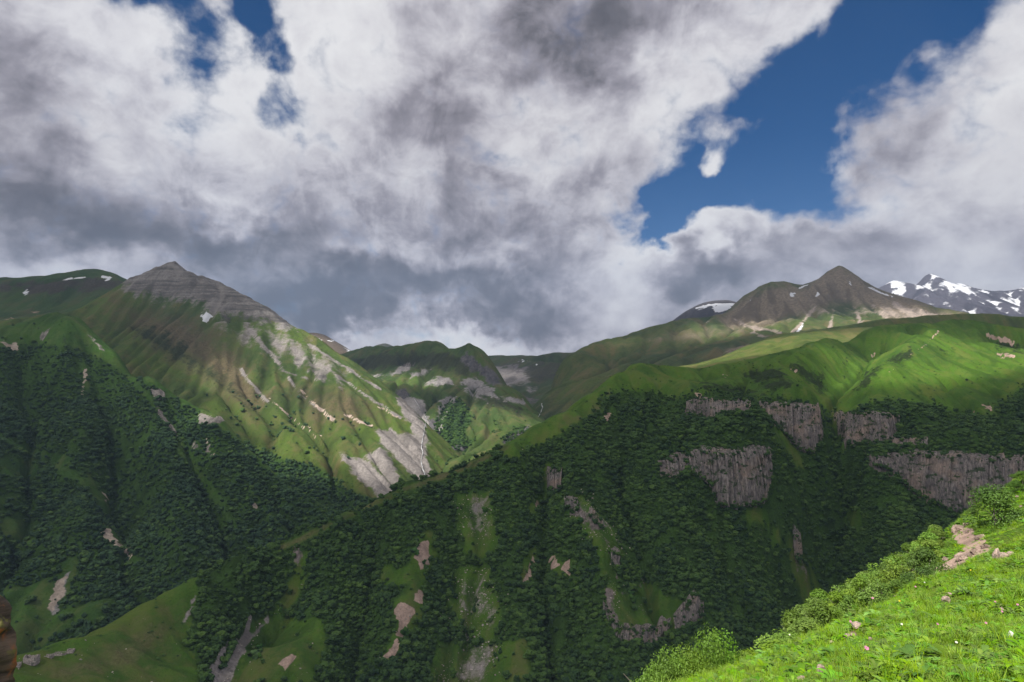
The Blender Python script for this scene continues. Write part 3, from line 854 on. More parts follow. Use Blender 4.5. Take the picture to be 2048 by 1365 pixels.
lm.masks['scar'] = union(lines(lm, [([(600, 780), (650, 830), (665, 840)], (1.5, 2.5, 3)), ([(540, 800), (600, 850), (620, 862)], 2), ([(690, 830), (745, 855)], 2), ([(755, 815), (795, 835)], 2)], 3), polys(lm, [[(625, 870), (640, 872), (638, 878)]], 3))
lm.masks['snow'] = polys(lm, [[(401, 628), (412, 627), (424, 636), (416, 641), (404, 643)]], 2.5)
lm.masks['dry'] = union(poly_mask(u, v, [(230, 600), (380, 620), (480, 700), (560, 800), (500, 850), (420, 780), (300, 700), (220, 650)], 50) * 0.75, poly_mask(u, v, [(560, 740), (700, 770), (800, 830), (740, 860), (620, 850), (560, 800)], 35) * 0.6)
lm.masks['shrub'] = union(poly_mask(u, v, [(200, 620), (300, 630), (420, 700), (520, 800), (480, 820), (380, 760), (260, 690)], 35) * 0.55, poly_mask(u, v, [(560, 700), (680, 740), (690, 780), (600, 750)], 15) * 0.5)
lm.masks['forest'] = poly_mask(u, v, [(440, 850), (500, 895), (560, 915), (640, 935), (690, 975), (760, 1005), (800, 1000), (850, 985), (850, 1100), (400, 1100)], 14)
M_LM = terrain_material('left_peak_ground', k=1.5, grass=((0.048, 0.080, 0.020), (0.070, 0.110, 0.020), (0.100, 0.106, 0.036)), rock=(0.185, 0.172, 0.162), scree=(0.225, 0.205, 0.195), scar=(0.40, 0.32, 0.27), dry=(0.10, 0.082, 0.045), shrub=(0.030, 0.040, 0.016), strata=0.085)
roughen(lm, 7.0, 34.0)
build_mass(lm, M_LM, 'banded_mountain_terrain')

# --- the waterfall valley and the dark pyramid hill
wv = make_mass('valley_head',
               [(660, 728, 3600), (700, 713, 3600), (740, 700, 3500), (800, 700, 3450), (860, 697, 3400), (890, 697, 3350), (910, 712, 3250), (923, 722, 3180), (935, 728, 3150), (948, 730, 3150), (970, 730, 3130), (1000, 758, 3000), (1040, 795, 2800), (1062, 822, 2650)],
               [(720, 750, 3150), (760, 765, 2900), (800, 778, 2750), (850, 765, 2900), (900, 750, 3000), (930, 745, 2980), (960, 775, 2850), (820, 795, 2600), (880, 800, 2600), (940, 812, 2500), (1000, 825, 2450), (1040, 830, 2480), (870, 850, 2330), (920, 870, 2220), (980, 865, 2250), (1030, 855, 2330), (885, 920, 2060), (930, 918, 1990),
                (1000, 905, 2040), (880, 965, 1880), (940, 960, 1840), (1000, 935, 1900), (865, 990, 1800), (900, 1010, 1750), (1060, 880, 2150), (830, 860, 2250), (845, 900, 2050)],
               7.0, back=(220, 60), rough=9.0, rough_len=170.0, ero=28.0, reach=300.0, seed=12, lam=1e-4, cones=[(936, 712, 3100, 80, 210)])
u, v = wv.uw, wv.vw
wv.masks['scree'] = union(polys(wv, [[(740, 750), (775, 748), (800, 730), (840, 722), (820, 740), (790, 752), (745, 758)], [(815, 748), (860, 738), (875, 730), (850, 752), (820, 756)], [(855, 760), (900, 752), (910, 770), (880, 775), (850, 772)], [(920, 760), (950, 755), (990, 780), (1000, 800), (960, 790), (925, 775)],
                                     [(930, 782), (980, 798), (975, 806), (950, 802)], [(800, 795), (850, 800), (860, 850), (862, 900), (845, 890), (815, 830)], [(862, 870), (905, 800), (915, 800), (885, 850), (872, 900), (862, 930)], [(1000, 790), (1050, 800), (1050, 812), (1010, 805)], [(790, 795), (830, 795), (850, 830), (850, 870), (830, 840), (800, 815)], [(880, 800), (900, 790), (920, 795), (880, 830), (865, 860)],
                                     [(885, 805), (910, 803), (905, 812)]], 6) * 0.8, lines(wv, [([(812, 800), (850, 850), (852, 900), (845, 930), (862, 985)], (5, 5, 5, 6, 7)), ([(868, 880), (855, 930)], 5)], 4))
wv.masks['rock'] = union(polys(wv, [[(920, 712), (935, 700), (955, 718), (985, 745), (1010, 770), (980, 770), (950, 745), (925, 735)]], 8) * 0.7, polys(wv, [[(790, 782), (815, 778), (815, 800), (800, 800)]], 5), polys(wv, [[(860, 840), (875, 845), (870, 865), (855, 860)], [(1000, 880), (1060, 850), (1050, 875), (1010, 890)], [(890, 895), (930, 888), (935, 898), (895, 902)]], 4))
wv.masks['shrub'] = union(poly_mask(u, v, [(690, 715), (760, 700), (900, 700), (960, 720), (940, 760), (860, 740), (800, 745), (720, 745)], 16) * 0.66, poly_mask(u, v, [(930, 770), (1000, 790), (1060, 815), (1040, 840), (960, 810)], 12) * 0.6)
wv.masks['forest'] = polys(wv, [[(880, 815), (920, 800), (945, 830), (930, 880), (960, 880), (900, 910), (880, 960), (862, 960), (865, 880)], [(1000, 880), (1045, 850), (1060, 860), (1020, 890)], [(890, 895), (935, 887), (940, 900), (900, 905)], [(920, 960), (1000, 930), (1000, 960)]], 9)
M_WV = terrain_material('valley_head_ground', k=1.7, grass=((0.046, 0.080, 0.022), (0.066, 0.110, 0.022), (0.092, 0.102, 0.036)), rock=(0.10, 0.095, 0.10), scree=(0.25, 0.235, 0.23), shrub=(0.040, 0.048, 0.022), use=('forest', 'scree', 'rock', 'shrub'))
roughen(wv, 8.0, 40.0)
build_mass(wv, M_WV, 'valley_head_terrain')

# --- the far pass, and the two small summits on the left of it
fp = make_mass('far_pass', [(900, 730, 5500), (940, 722, 5500), (1000, 719, 5500), (1060, 720.5, 5500), (1100, 719, 5500), (1130, 718, 5500), (1200, 712, 5500)],
               [(960, 745, 4900), (1000, 748, 4700), (1060, 755, 4500), (1000, 790, 3900), (1100, 780, 4000), (1060, 805, 3600), (1150, 760, 4300), (1090, 830, 3300)], 18.0, back=(400, 150), rough=14.0, rough_len=300.0, ero=26.0, reach=600.0, seed=14)
fp.masks['scree'] = polys(fp, [[(980, 735), (1040, 730), (1060, 760), (1010, 780), (990, 760)], [(1040, 765), (1075, 775), (1060, 790)]], 10) * 0.8
fp.masks['snow'] = polys(fp, [[(960, 720), (972, 720), (966, 723)], [(1040, 721), (1060, 721), (1058, 724), (1040, 724)], [(1068, 727), (1078, 728), (1072, 730)]], 1.5)
fp.masks['shrub'] = poly_mask(fp.uw, fp.vw, [(900, 725), (1200, 715), (1200, 760), (1080, 770), (960, 740)], 15) * 0.6
fp.masks['rock'] = polys(fp, [[(1000, 732), (1050, 728), (1070, 750), (1020, 745)], [(1050, 790), (1095, 800), (1085, 815), (1050, 810)]], 8) * 0.55
M_FAR = terrain_material('far_ground', k=3.0, grass=((0.045, 0.070, 0.024), (0.060, 0.090, 0.026), (0.085, 0.085, 0.036)), rock=(0.12, 0.11, 0.11), scree=(0.24, 0.22, 0.21), shrub=(0.045, 0.046, 0.028), use=('scree', 'snow', 'shrub', 'rock', 'dry'))
build_mass(fp, M_FAR, 'far_pass_terrain')

fs = make_mass('far_summit', [(540, 700, 5000), (580, 682, 5000), (620, 672, 5000), (650, 675, 5000), (690, 696, 4950), (720, 716, 4900), (760, 745, 4800)],
               [(620, 700, 4700), (660, 705, 4600), (690, 720, 4500), (640, 740, 4200), (700, 760, 4000)], 18.0, back=(350, 90), rough=12.0, rough_len=250.0, ero=22.0, reach=500.0, seed=15)
fs.masks['snow'] = union(polys(fs, [[(628, 676), (640, 680), (645, 692), (636, 686)], [(655, 678), (668, 684), (662, 686)], [(685, 694), (712, 710), (700, 708)], [(668, 703), (674, 706), (668, 708)], [(655, 700), (662, 703), (656, 704)]], 2.0))
fs.masks['dry'] = np.full(len(fs.u), 0.75)
M_SUM = terrain_material('summit_ground', k=3.0, grass=((0.060, 0.060, 0.034), (0.085, 0.075, 0.045), (0.10, 0.085, 0.055)), dry=(0.11, 0.085, 0.060), use=('snow', 'dry'))
build_mass(fs, M_SUM, 'snow_flecked_hill_terrain')
fd = make_mass('far_dark', [(680, 722, 7000), (720, 708, 7000), (745, 699, 7000), (770, 690, 7000), (790, 697, 7000), (820, 705, 7000), (860, 720, 7000)], [(770, 720, 6500), (740, 730, 6400), (800, 730, 6400)], 30.0, back=(500, 120), rough=14.0, rough_len=300.0, ero=20.0, reach=700.0, seed=16)
fd.masks['shrub'] = np.full(len(fd.u), 0.8)
build_mass(fd, M_FAR, 'far_dark_hill_terrain')

# --- the ridge behind the left mountain
bl = make_mass('back_left', [(-800, 640, 3400), (-500, 605, 3400), (-250, 585, 3400), (-100, 570, 3400), (0, 566, 3400), (60, 565, 3400), (100, 562, 3400), (150, 556, 3400), (205, 551, 3400), (240, 559, 3380), (280, 580, 3350), (340, 610, 3300)],
               [(-500, 660, 2850), (-500, 720, 2300), (-800, 700, 2800), (-100, 620, 2900), (0, 622, 2880), (100, 612, 2930), (200, 600, 3000), (0, 665, 2450), (80, 650, 2500), (150, 640, 2600), (-100, 660, 2450), (0, 700, 2200), (100, 690, 2250)], 11.0, back=(260, 90), rough=10.0, rough_len=200.0, ero=20.0, reach=420.0, seed=18)
bl.masks['snow'] = union(lines(bl, [([(115, 561), (150, 557), (172, 555)], 1.6), ([(205, 553), (222, 556), (212, 562)], (2.2, 2.5, 1.5))], 1.8), polys(bl, [[(48, 581), (56, 582), (54, 592), (48, 586)]], 1.5))
bl.masks['shrub'] = poly_mask(bl.uw, bl.vw, [(-300, 570), (0, 560), (205, 548), (300, 580), (200, 590), (100, 595), (0, 590)], 14) * 0.6
bl.masks['scar'] = polys(bl, [[(0, 640), (35, 632), (30, 645), (10, 652)], [(-40, 640), (10, 636), (5, 642)], [(60, 625), (85, 620), (75, 632)]], 4) * 0.7
build_mass(bl, terrain_material('back_left_ground', k=2.0, grass=((0.032, 0.066, 0.020), (0.046, 0.085, 0.020), (0.066, 0.080, 0.030)), shrub=(0.050, 0.046, 0.036), use=('snow', 'shrub', 'scar')), 'back_ridge_terrain')

# --- plateau strip behind the spur
ps = make_mass('plateau', [(1270, 762, 1950), (1300, 753, 2000), (1360, 744, 2100), (1420, 728, 2200), (1470, 712, 2300), (1520, 692, 2400), (1600, 678, 2500), (1680, 668, 2600), (1760, 661, 2650), (1850, 652, 2700), (1920, 652, 2700), (2000, 658, 2700), (2150, 670, 2700)],
               [(1330, 760, 1800), (1400, 747, 1800), (1480, 737, 1800), (1560, 712, 1900), (1640, 690, 2000), (1700, 678, 2150), (1450, 765, 1640), (1600, 735, 1720), (1750, 690, 1900), (1900, 680, 1950), (2048, 690, 1950), (1380, 775, 1620)], 9.0, back=(220, 60), rough=8.0, rough_len=220.0, ero=10.0, reach=330.0, seed=20)
ps.masks['dry'] = poly_mask(ps.uw, ps.vw, [(1400, 740), (1560, 690), (1700, 665), (1900, 650), (2100, 655), (2100, 690), (1700, 700)], 30) * 0.5
build_mass(ps, terrain_material('plateau_ground', k=1.5, grass=((0.062, 0.095, 0.020), (0.086, 0.120, 0.024), (0.115, 0.125, 0.036)), dry=(0.12, 0.115, 0.045), use=('dry',), flowdark=0.2), 'plateau_terrain')

# --- the brown peak and the green ridge on its left
pk = make_mass('brown_peak', [(1085, 800, 3000), (1108, 760, 3300), (1135, 730, 3500), (1160, 714, 3600), (1200, 697, 3700), (1250, 682, 3800), (1300, 668, 3900), (1340, 658, 4000), (1400, 645, 4000), (1450, 632, 4050), (1480, 606, 4150), (1510, 588, 4200), (1545, 578, 4250), (1590, 581, 4300), (1620, 572, 4310),
                              (1650, 554, 4310), (1668, 545, 4310), (1680, 540, 4310), (1692, 545, 4300), (1710, 556, 4280), (1740, 575, 4250), (1780, 592, 4200), (1850, 618, 4100), (1920, 640, 4000), (1990, 652, 3900), (2048, 668, 3800), (2200, 690, 3700), (2450, 710, 3600)],
               [(1150, 760, 3100), (1250, 740, 3000), (1200, 722, 3350), (1300, 712, 3250), (1400, 692, 3350), (1330, 745, 2800), (1470, 655, 3700), (1550, 630, 3850), (1600, 620, 3850), (1620, 645, 3550), (1680, 600, 3980), (1680, 645, 3550), (1740, 620, 3850), (1750, 645, 3550), (1850, 650, 3500), (1600, 672, 3150), (1750, 668, 3150), (1450, 695, 3050),
                (1100, 835, 2700), (1180, 790, 2750), (1950, 670, 3300), (2048, 690, 3200), (1560, 650, 3500), (1520, 670, 3300)], 13.0, back=(300, 110), rough=9.0, rough_len=260.0, ero=46.0, reach=480.0, wobble=0.8, seed=22, lam=8e-5)
u, v = pk.uw, pk.vw
nz = fbm(pk.P[:, 0] / 160.0, pk.P[:, 1] / 160.0, 4, 0.55)
pk.masks['dry'] = np.clip(union(poly_mask(u, v, [(1440, 640), (1480, 600), (1540, 572), (1600, 575), (1680, 530), (1760, 575), (1860, 615), (2060, 668), (1900, 655), (1780, 635), (1720, 610), (1660, 612), (1590, 635), (1520, 655), (1460, 662)], 26), poly_mask(u, v, [(1280, 670), (1450, 640), (1500, 670), (1400, 690), (1300, 690)], 25) * 0.55,
                                poly_mask(u, v, [(1440, 690), (1500, 685), (1500, 710), (1450, 720)], 12) * 0.6), 0, 1)
pk.masks['scree'] = union(polys(pk, [[(1620, 618), (1700, 606), (1760, 612), (1930, 650), (1800, 642), (1720, 634), (1640, 634)]], 14) * 0.55, lines(pk, [([(1700, 600), (1720, 640), (1715, 660)], (2, 4, 7)), ([(1670, 612), (1662, 645), (1656, 668)], (2, 3, 3.5)), ([(1630, 615), (1605, 645), (1580, 672)], (4, 4, 4)), ([(1745, 612), (1775, 640), (1790, 650)], 4), ([(1790, 610), (1850, 640)], 6), ([(1830, 620), (1920, 645), (1935, 652)], 6),
                                     ([(1470, 640), (1500, 655), (1560, 665)], 4), ([(1540, 680), (1500, 662)], 3)], 5) * 0.8)
pk.masks['snow'] = union(lines(pk, [([(1606, 648), (1598, 660), (1593, 668)], (1.2, 2.4, 2.2)), ([(1738, 575), (1765, 588), (1785, 594)], (2.0, 1.8, 1.0)), ([(1598, 577), (1615, 570)], 1.4)], 1.4), polys(pk, [[(1699, 562), (1703, 562), (1703, 570), (1700, 570)], [(1628, 592), (1640, 582), (1638, 590), (1626, 597)], [(1688, 583), (1692, 582), (1690, 590)],
                         [(1558, 581), (1564, 582), (1561, 586)], [(1512, 628), (1520, 625), (1516, 633)], [(1580, 588), (1590, 588), (1588, 592)], [(1500, 600), (1503, 600), (1502, 604)], [(1410, 643), (1418, 641), (1412, 646)]], 1.5))
pk.masks['shrub'] = poly_mask(u, v, [(1720, 605), (1800, 620), (1830, 640), (1760, 640), (1730, 625)], 12) * 0.5
M_PK = terrain_material('brown_peak_ground', k=3.0, grass=((0.052, 0.080, 0.026), (0.078, 0.108, 0.028), (0.115, 0.112, 0.044)), dry=(0.195, 0.160, 0.115), scree=(0.33, 0.275, 0.235), use=('dry', 'scree', 'snow', 'shrub'), flowdark=0.5)
build_mass(pk, M_PK, 'brown_peak_terrain')

# --- dark dome with a snow cap, and the snow mountains
dm = make_mass('dome', [(1280, 690, 5600), (1320, 662, 5650), (1350, 640, 5700), (1390, 617, 5750), (1430, 608, 5800), (1465, 609, 5800), (1520, 630, 5750), (1580, 660, 5700)], [(1380, 650, 5300), (1450, 640, 5250), (1350, 680, 5000), (1450, 680, 4900)], 22.0, back=(400, 100), rough=14.0, rough_len=300.0, ero=26.0, reach=550.0, seed=25)
dm.masks['snow'] = union(polys(dm, [[(1395, 617), (1420, 608), (1470, 608), (1462, 616), (1440, 624), (1425, 626), (1430, 614)], [(1400, 616), (1415, 612), (1410, 618)]], 2.0), line_mask(dm.u, dm.v, [(1392, 617), (1430, 609), (1470, 609)], 1.5, 1.5))
dm.masks['shrub'] = np.full(len(dm.u), 0.85)
build_mass(dm, terrain_material('dome_ground', k=3.5, shrub=(0.065, 0.060, 0.062), use=('snow', 'shrub')), 'snow_capped_dome_terrain')

sm = make_mass('snow_mountain', [(1650, 625, 8000), (1700, 603, 8000), (1755, 584, 8000), (1775, 574, 8000), (1792, 569, 8000), (1808, 578, 8000), (1832, 580, 8000), (1845, 565, 8050), (1857, 555, 8050), (1872, 564, 8050), (1890, 574, 8050), (1920, 578, 8050), (1960, 590, 8000), (2000, 600, 7950), (2030, 592, 7950), (2060, 588, 7950), (2120, 580, 7950), (2250, 600, 7950), (2450, 625, 7900), (2650, 650, 7900)],
               [(1760, 610, 7500), (1820, 600, 7600), (1860, 590, 7500), (1850, 620, 7100), (1900, 620, 7000), (1920, 600, 7300), (1880, 600, 7450), (2000, 640, 6600), (1950, 650, 6400), (2048, 650, 6500), (2048, 620, 7100), (1970, 610, 7300), (1800, 640, 6700), (2300, 660, 6600), (2550, 690, 6500)], 26.0, back=(500, 200), rough=42.0, rough_len=420.0, ero=75.0, reach=800.0, seed=27, lam=5e-5)
n1 = fbm(sm.P[:, 0] / 200.0, sm.P[:, 1] / 200.0, 4, 0.65) + 0.5 * (sm.streak.ravel() - 0.5)
sl = sm.slope.ravel()
fl = sm.flow.ravel()
sm.masks['snow'] = np.clip(0.43 + (fl - 0.42) * 1.3 + n1 * 0.65 - (sm.v - 610) * 0.006 - np.maximum(0, sl - 0.75) * 0.9, 0, 1)
sm.masks['shrub'] = np.full(len(sm.u), 0.9)
build_mass(sm, terrain_material('snow_mountain_ground', k=4.0, shrub=(0.075, 0.070, 0.085), use=('snow', 'shrub')), 'snow_mountain_terrain')

# --- base sheet under everything, out to the horizon
g = 40
xs = np.linspace(-13500, 13500, g)
ys = np.linspace(-2600, 10600, g)
GX, GY = np.meshgrid(xs, ys)
gi = np.arange(g * g).reshape(g, g)
gq = np.stack([gi[:-1, :-1], gi[:-1, 1:], gi[1:, 1:], gi[1:, :-1]], -1).reshape(-1, 4)
gm = mesh_from('ground', np.stack([GX.ravel(), GY.ravel(), np.full(g * g, -760.0)], 1), gq, 4)
gm.materials.append(M_FAR)
gob = bpy.data.objects.new('ground', gm)
gob['kind'] = 'structure'
COL.objects.link(gob)

# ------------------------------------------------------------------ unseen cloud bank behind the camera, added for shade; gaps shaped to place sunlight
CLOUD_Z = 3000.0
SDIR = np.array(SUN_DIR)


def up_to_cloud(p):
    return p + SDIR * ((CLOUD_Z - p[2]) / SDIR[2])


# sunlit ground: (point of the photograph, distance, radius across, radius along, turn, strength)
SUNNY = [(1700, 1250, 60, 300, 300, 0, 1.5), (600, 850, 1900, 420, 200, -50, 1.5), (660, 740, 2250, 420, 200, -60, 1.0), (470, 815, 1880, 170, 90, -40, 0.7), (830, 870, 2080, 300, 230, 60, 1.3), (770, 930, 1780, 180, 120, 0, 0.6), (760, 768, 2900, 330, 160, 0, 1.0),
         (960, 850, 2300, 300, 200, 30, 1.3), (950, 920, 2000, 150, 170, 0, 0.9), (1520, 705, 2050, 480, 170, 25, 1.4), (1940, 735, 1360, 380, 160, 20, 1.3), (1840, 700, 1500, 150, 150, 0, 0.6), (1640, 655, 3450, 700, 280, 0, 1.4),
         (1850, 640, 3700, 450, 250, 0, 0.8), (1500, 650, 3600, 300, 200, 0, 0.6), (160, 720, 1700, 170, 130, -30, 0.65), (270, 790, 1620, 150, 70, -50, 0.8), (350, 850, 1560, 150, 70, -50, 1.0), (430, 890, 1520, 140, 80, -50, 1.1), (80, 640, 2350, 300, 160, 0, 0.3), (450, 640, 2450, 260, 120, -30, 0.35), (1130, 830, 1130, 130, 60, 50, 0.45), (1330, 750, 1350, 180, 60, 0, 0.4),
         (1600, 740, 1320, 160, 90, 0, 0.35), (1000, 745, 4600, 700, 400, 0, 0.45), (1250, 700, 3500, 400, 300, 0, 0.45), (640, 700, 4700, 500, 400, 0, 0.8), (300, 1300, 640, 150, 70, 30, 0.5), (320, 1040, 1300, 260, 160, -40, 0.34), (520, 1040, 1350, 220, 130, -40, 0.34), (100, 1220, 1110, 200, 120, 0, 0.42)]
cs = 55.0
cx = np.arange(-5200, 3200, cs)
cy = np.arange(-3400, 4300, cs)
CX, CY = np.meshgrid(cx, cy)
litf = np.zeros_like(CX)
wx = 130 * fbm(CX / 420.0, CY / 420.0, 4, 0.55)
wy = 130 * fbm(CX / 420.0 + 31, CY / 420.0 + 7, 4, 0.55)
for (uu, vv, YY, ra, rb, rot, st) in SUNNY:
    c = up_to_cloud(pt(uu, vv, YY))
    ca, sa = math.cos(R(rot)), math.sin(R(rot))
    ex, ey = CX + wx - c[0], CY + wy - c[1]
    a, b = (ex * ca + ey * sa) / ra, (-ex * sa + ey * ca) / rb
    litf = np.maximum(litf, st * np.exp(-(a * a + b * b) * 0.9))
litf = np.clip(litf + 0.10 * fbm(CX / 300.0 + 5, CY / 300.0, 4, 0.6), 0, 2)
rim = np.minimum.reduce([CX - cx[0], cx[-1] - CX, CY - cy[0], cy[-1] - CY])
cover = (1.0 - sstep(litf, 0.12, 0.80)) * sstep(rim, 0, 500)
lump = 0.65 + 0.5 * fbm(CX / 350.0 + 3, CY / 350.0 + 3, 4, 0.55)
nyc, nxc = CX.shape
ci = np.arange(nxc * nyc).reshape(nyc, nxc)
kq = (cover[:-1, :-1] + cover[1:, :-1] + cover[:-1, 1:] + cover[1:, 1:]) > 0.04
q1 = np.stack([ci[:-1, :-1][kq], ci[:-1, 1:][kq], ci[1:, 1:][kq], ci[1:, :-1][kq]], 1)
top = np.stack([CX.ravel(), CY.ravel(), (CLOUD_Z + 320.0 * cover * lump).ravel()], 1)
bot = np.stack([CX.ravel(), CY.ravel(), (CLOUD_Z - 60.0 * cover * lump).ravel()], 1)
me = mesh_from('shade_cloud_bank', np.concatenate([bot, top]), np.concatenate([q1[:, ::-1], q1 + nxc * nyc]), 4)
set_attr(me, 'cover', np.concatenate([cover.ravel(), cover.ravel()]))
mt = bpy.data.materials.new('shade_cloud')
mt.use_nodes = True
t = NT(mt.node_tree)
t.n.clear()
o = t.new('ShaderNodeOutputMaterial')
df = t.new('ShaderNodeBsdfDiffuse')
df.inputs[0].default_value = (0.85, 0.85, 0.87, 1)
tl = t.new('ShaderNodeBsdfTranslucent')
tl.inputs[0].default_value = (0.85, 0.85, 0.87, 1)
tr = t.new('ShaderNodeBsdfTransparent')
m1 = t.new('ShaderNodeMixShader')
m1.inputs[0].default_value = 0.5
t.l.new(df.outputs[0], m1.inputs[1])
t.l.new(tl.outputs[0], m1.inputs[2])
m2 = t.new('ShaderNodeMixShader')
t.l.new(t.math('MULTIPLY', t.smooth(t.attr('cover'), 0.0, 1.0), 0.68), m2.inputs[0])
t.l.new(tr.outputs[0], m2.inputs[1])
t.l.new(m1.outputs[0], m2.inputs[2])
t.l.new(m2.outputs[0], o.inputs[0])
me.materials.append(mt)
cb = bpy.data.objects.new('shade_cloud', me)
cb['kind'] = 'stuff'
COL.objects.link(cb)


# ------------------------------------------------------------------ thing helpers
def tag(o, label=None, cat=None, group=None, kind=None):
    if label:
        o['label'] = label
    if cat:
        o['category'] = cat
    if group:
        o['group'] = group
    if kind:
        o['kind'] = kind
    return o


def obj(name, me, mat=None, parent=None, loc=None):
    if mat is not None and not me.materials:
        me.materials.append(mat)
    ob = bpy.data.objects.new(name, me)
    COL.objects.link(ob)
    if parent is not None:
        ob.parent = parent
    if loc is not None:
        ob.location = loc
    return ob


def empty(name, loc, rz=0.0):
    e = bpy.data.objects.new(name, None)
    e.empty_display_size = 0.2
    COL.objects.link(e)
    e.location = loc
    e.rotation_euler = (0, 0, rz)
    return e


def simple_mat(name, c1, c2, scale=1.0, rough=0.9, bump=0.0, bdist=0.1, c3=None, stretch=(1, 1, 1), trans=0.0, spec=0.15, inst=0.0, detail=6):
    mat = bpy.data.materials.new(name)
    mat.use_nodes = True
    t = NT(mat.node_tree)
    t.n.clear()
    out = t.new('ShaderNodeOutputMaterial')
    bs = t.new('ShaderNodeBsdfPrincipled')
    co = t.vmath('MULTIPLY', t.new('ShaderNodeTexCoord').outputs['Object'], stretch)
    n = t.noise(co, scale, detail, 0.62)
    n2 = t.noise(t.vmath('ADD', co, (11.0, 5.0, 2.0)), scale * 0.31, 4, 0.6)
    col = t.mix(t.smooth(n, 0.34, 0.66), c1, c2)
    if c3 is not None:
        col = t.mix(t.smooth(n2, 0.50, 0.62), col, c3)
    if inst > 0:
        rn = t.new('ShaderNodeObjectInfo').outputs['Random']
        hv = t.new('ShaderNodeHueSaturation')
        t.put(hv.inputs['Hue'], t.lin(rn, 0, 1, 0.5 - 0.022 * inst, 0.5 + 0.022 * inst))
        t.put(hv.inputs['Value'], t.lin(t.math('FRACT', t.math('MULTIPLY', rn, 7.31)), 0, 1, 1 - 0.42 * inst, 1 + 0.42 * inst))
        t.put(hv.inputs['Saturation'], t.lin(t.math('FRACT', t.math('MULTIPLY', rn, 3.77)), 0, 1, 1 - 0.18 * inst, 1 + 0.1 * inst))
        t.put(hv.inputs['Color'], col)
        col = hv.outputs[0]
    t.put(bs.inputs['Base Color'], col)
    bs.inputs['Roughness'].default_value = rough
    bs.inputs['Specular IOR Level'].default_value = spec
    if bump > 0:
        t.put(bs.inputs['Normal'], t.bump(n, bump, bdist))
    if trans > 0:
        tb = t.new('ShaderNodeBsdfTranslucent')
        t.put(tb.inputs[0], t.mix(1.0, col, (1.25, 1.25, 0.6), 'MULTIPLY'))
        mx = t.new('ShaderNodeMixShader')
        mx.inputs[0].default_value = trans
        t.l.new(bs.outputs[0], mx.inputs[1])
        t.l.new(tb.outputs[0], mx.inputs[2])
        t.l.new(mx.outputs[0], out.inputs[0])
    else:
        t.l.new(bs.outputs[0], out.inputs[0])
    return mat


# ------------------------------------------------------------------ basalt cliffs of the spur
def cliff_material():
    mat = bpy.data.materials.new('basalt')
    mat.use_nodes = True
    t = NT(mat.node_tree)
    t.n.clear()
    out = t.new('ShaderNodeOutputMaterial')
    bs = t.new('ShaderNodeBsdfPrincipled')
    t.l.new(bs.outputs[0], out.inputs[0])
    co = t.new('ShaderNodeTexCoord').outputs['Object']
    st = t.noise(t.vmath('MULTIPLY', co, (0.36, 0.36, 0.075)), 1.0, 7, 0.70)
    big = t.noise(co, 0.035, 4, 0.55)
    fin = t.noise(t.vmath('MULTIPLY', co, (1, 1, 0.45)), 0.5, 6, 0.7)
    pat = t.noise(t.vmath('MULTIPLY', co, (1, 1, 1.6)), 0.09, 5, 0.6)
    col = t.mix(t.smooth(st, 0.36, 0.64), (0.100, 0.090, 0.086), (0.29, 0.255, 0.235))
    col = t.mix(t.smooth(big, 0.48, 0.68, 0.0, 0.75), col, (0.33, 0.25, 0.20))
    col = t.mix(t.smooth(fin, 0.52, 0.72, 0.0, 0.85), col, (0.040, 0.038, 0.040))
    col = t.mix(t.smooth(st, 0.60, 0.74, 0.0, 0.6), col, (0.32, 0.28, 0.25))
    col = t.mix(t.smooth(pat, 0.53, 0.62, 0.0, 0.9), col, (0.030, 0.058, 0.016))
    t.l.new(col, bs.inputs['Base Color'])
    bs.inputs['Roughness'].default_value = 0.9
    bs.inputs['Specular IOR Level'].default_value = 0.1
    t.put(bs.inputs['Normal'], t.bump(fin, 0.9, 1.5, t.bump(st, 0.8, 2.0)))
    return mat


M_CLIFF = cliff_material()


def along(poly, s):
    poly = np.array(poly, float)
    seg = np.hypot(*(poly[1:] - poly[:-1]).T)
    cum = np.concatenate([[0], np.cumsum(seg)]) / seg.sum()
    return np.stack([np.interp(s, cum, poly[:, 0]), np.interp(s, cum, poly[:, 1])], -1)


CLIFF_V = []
CLIFF_E = []


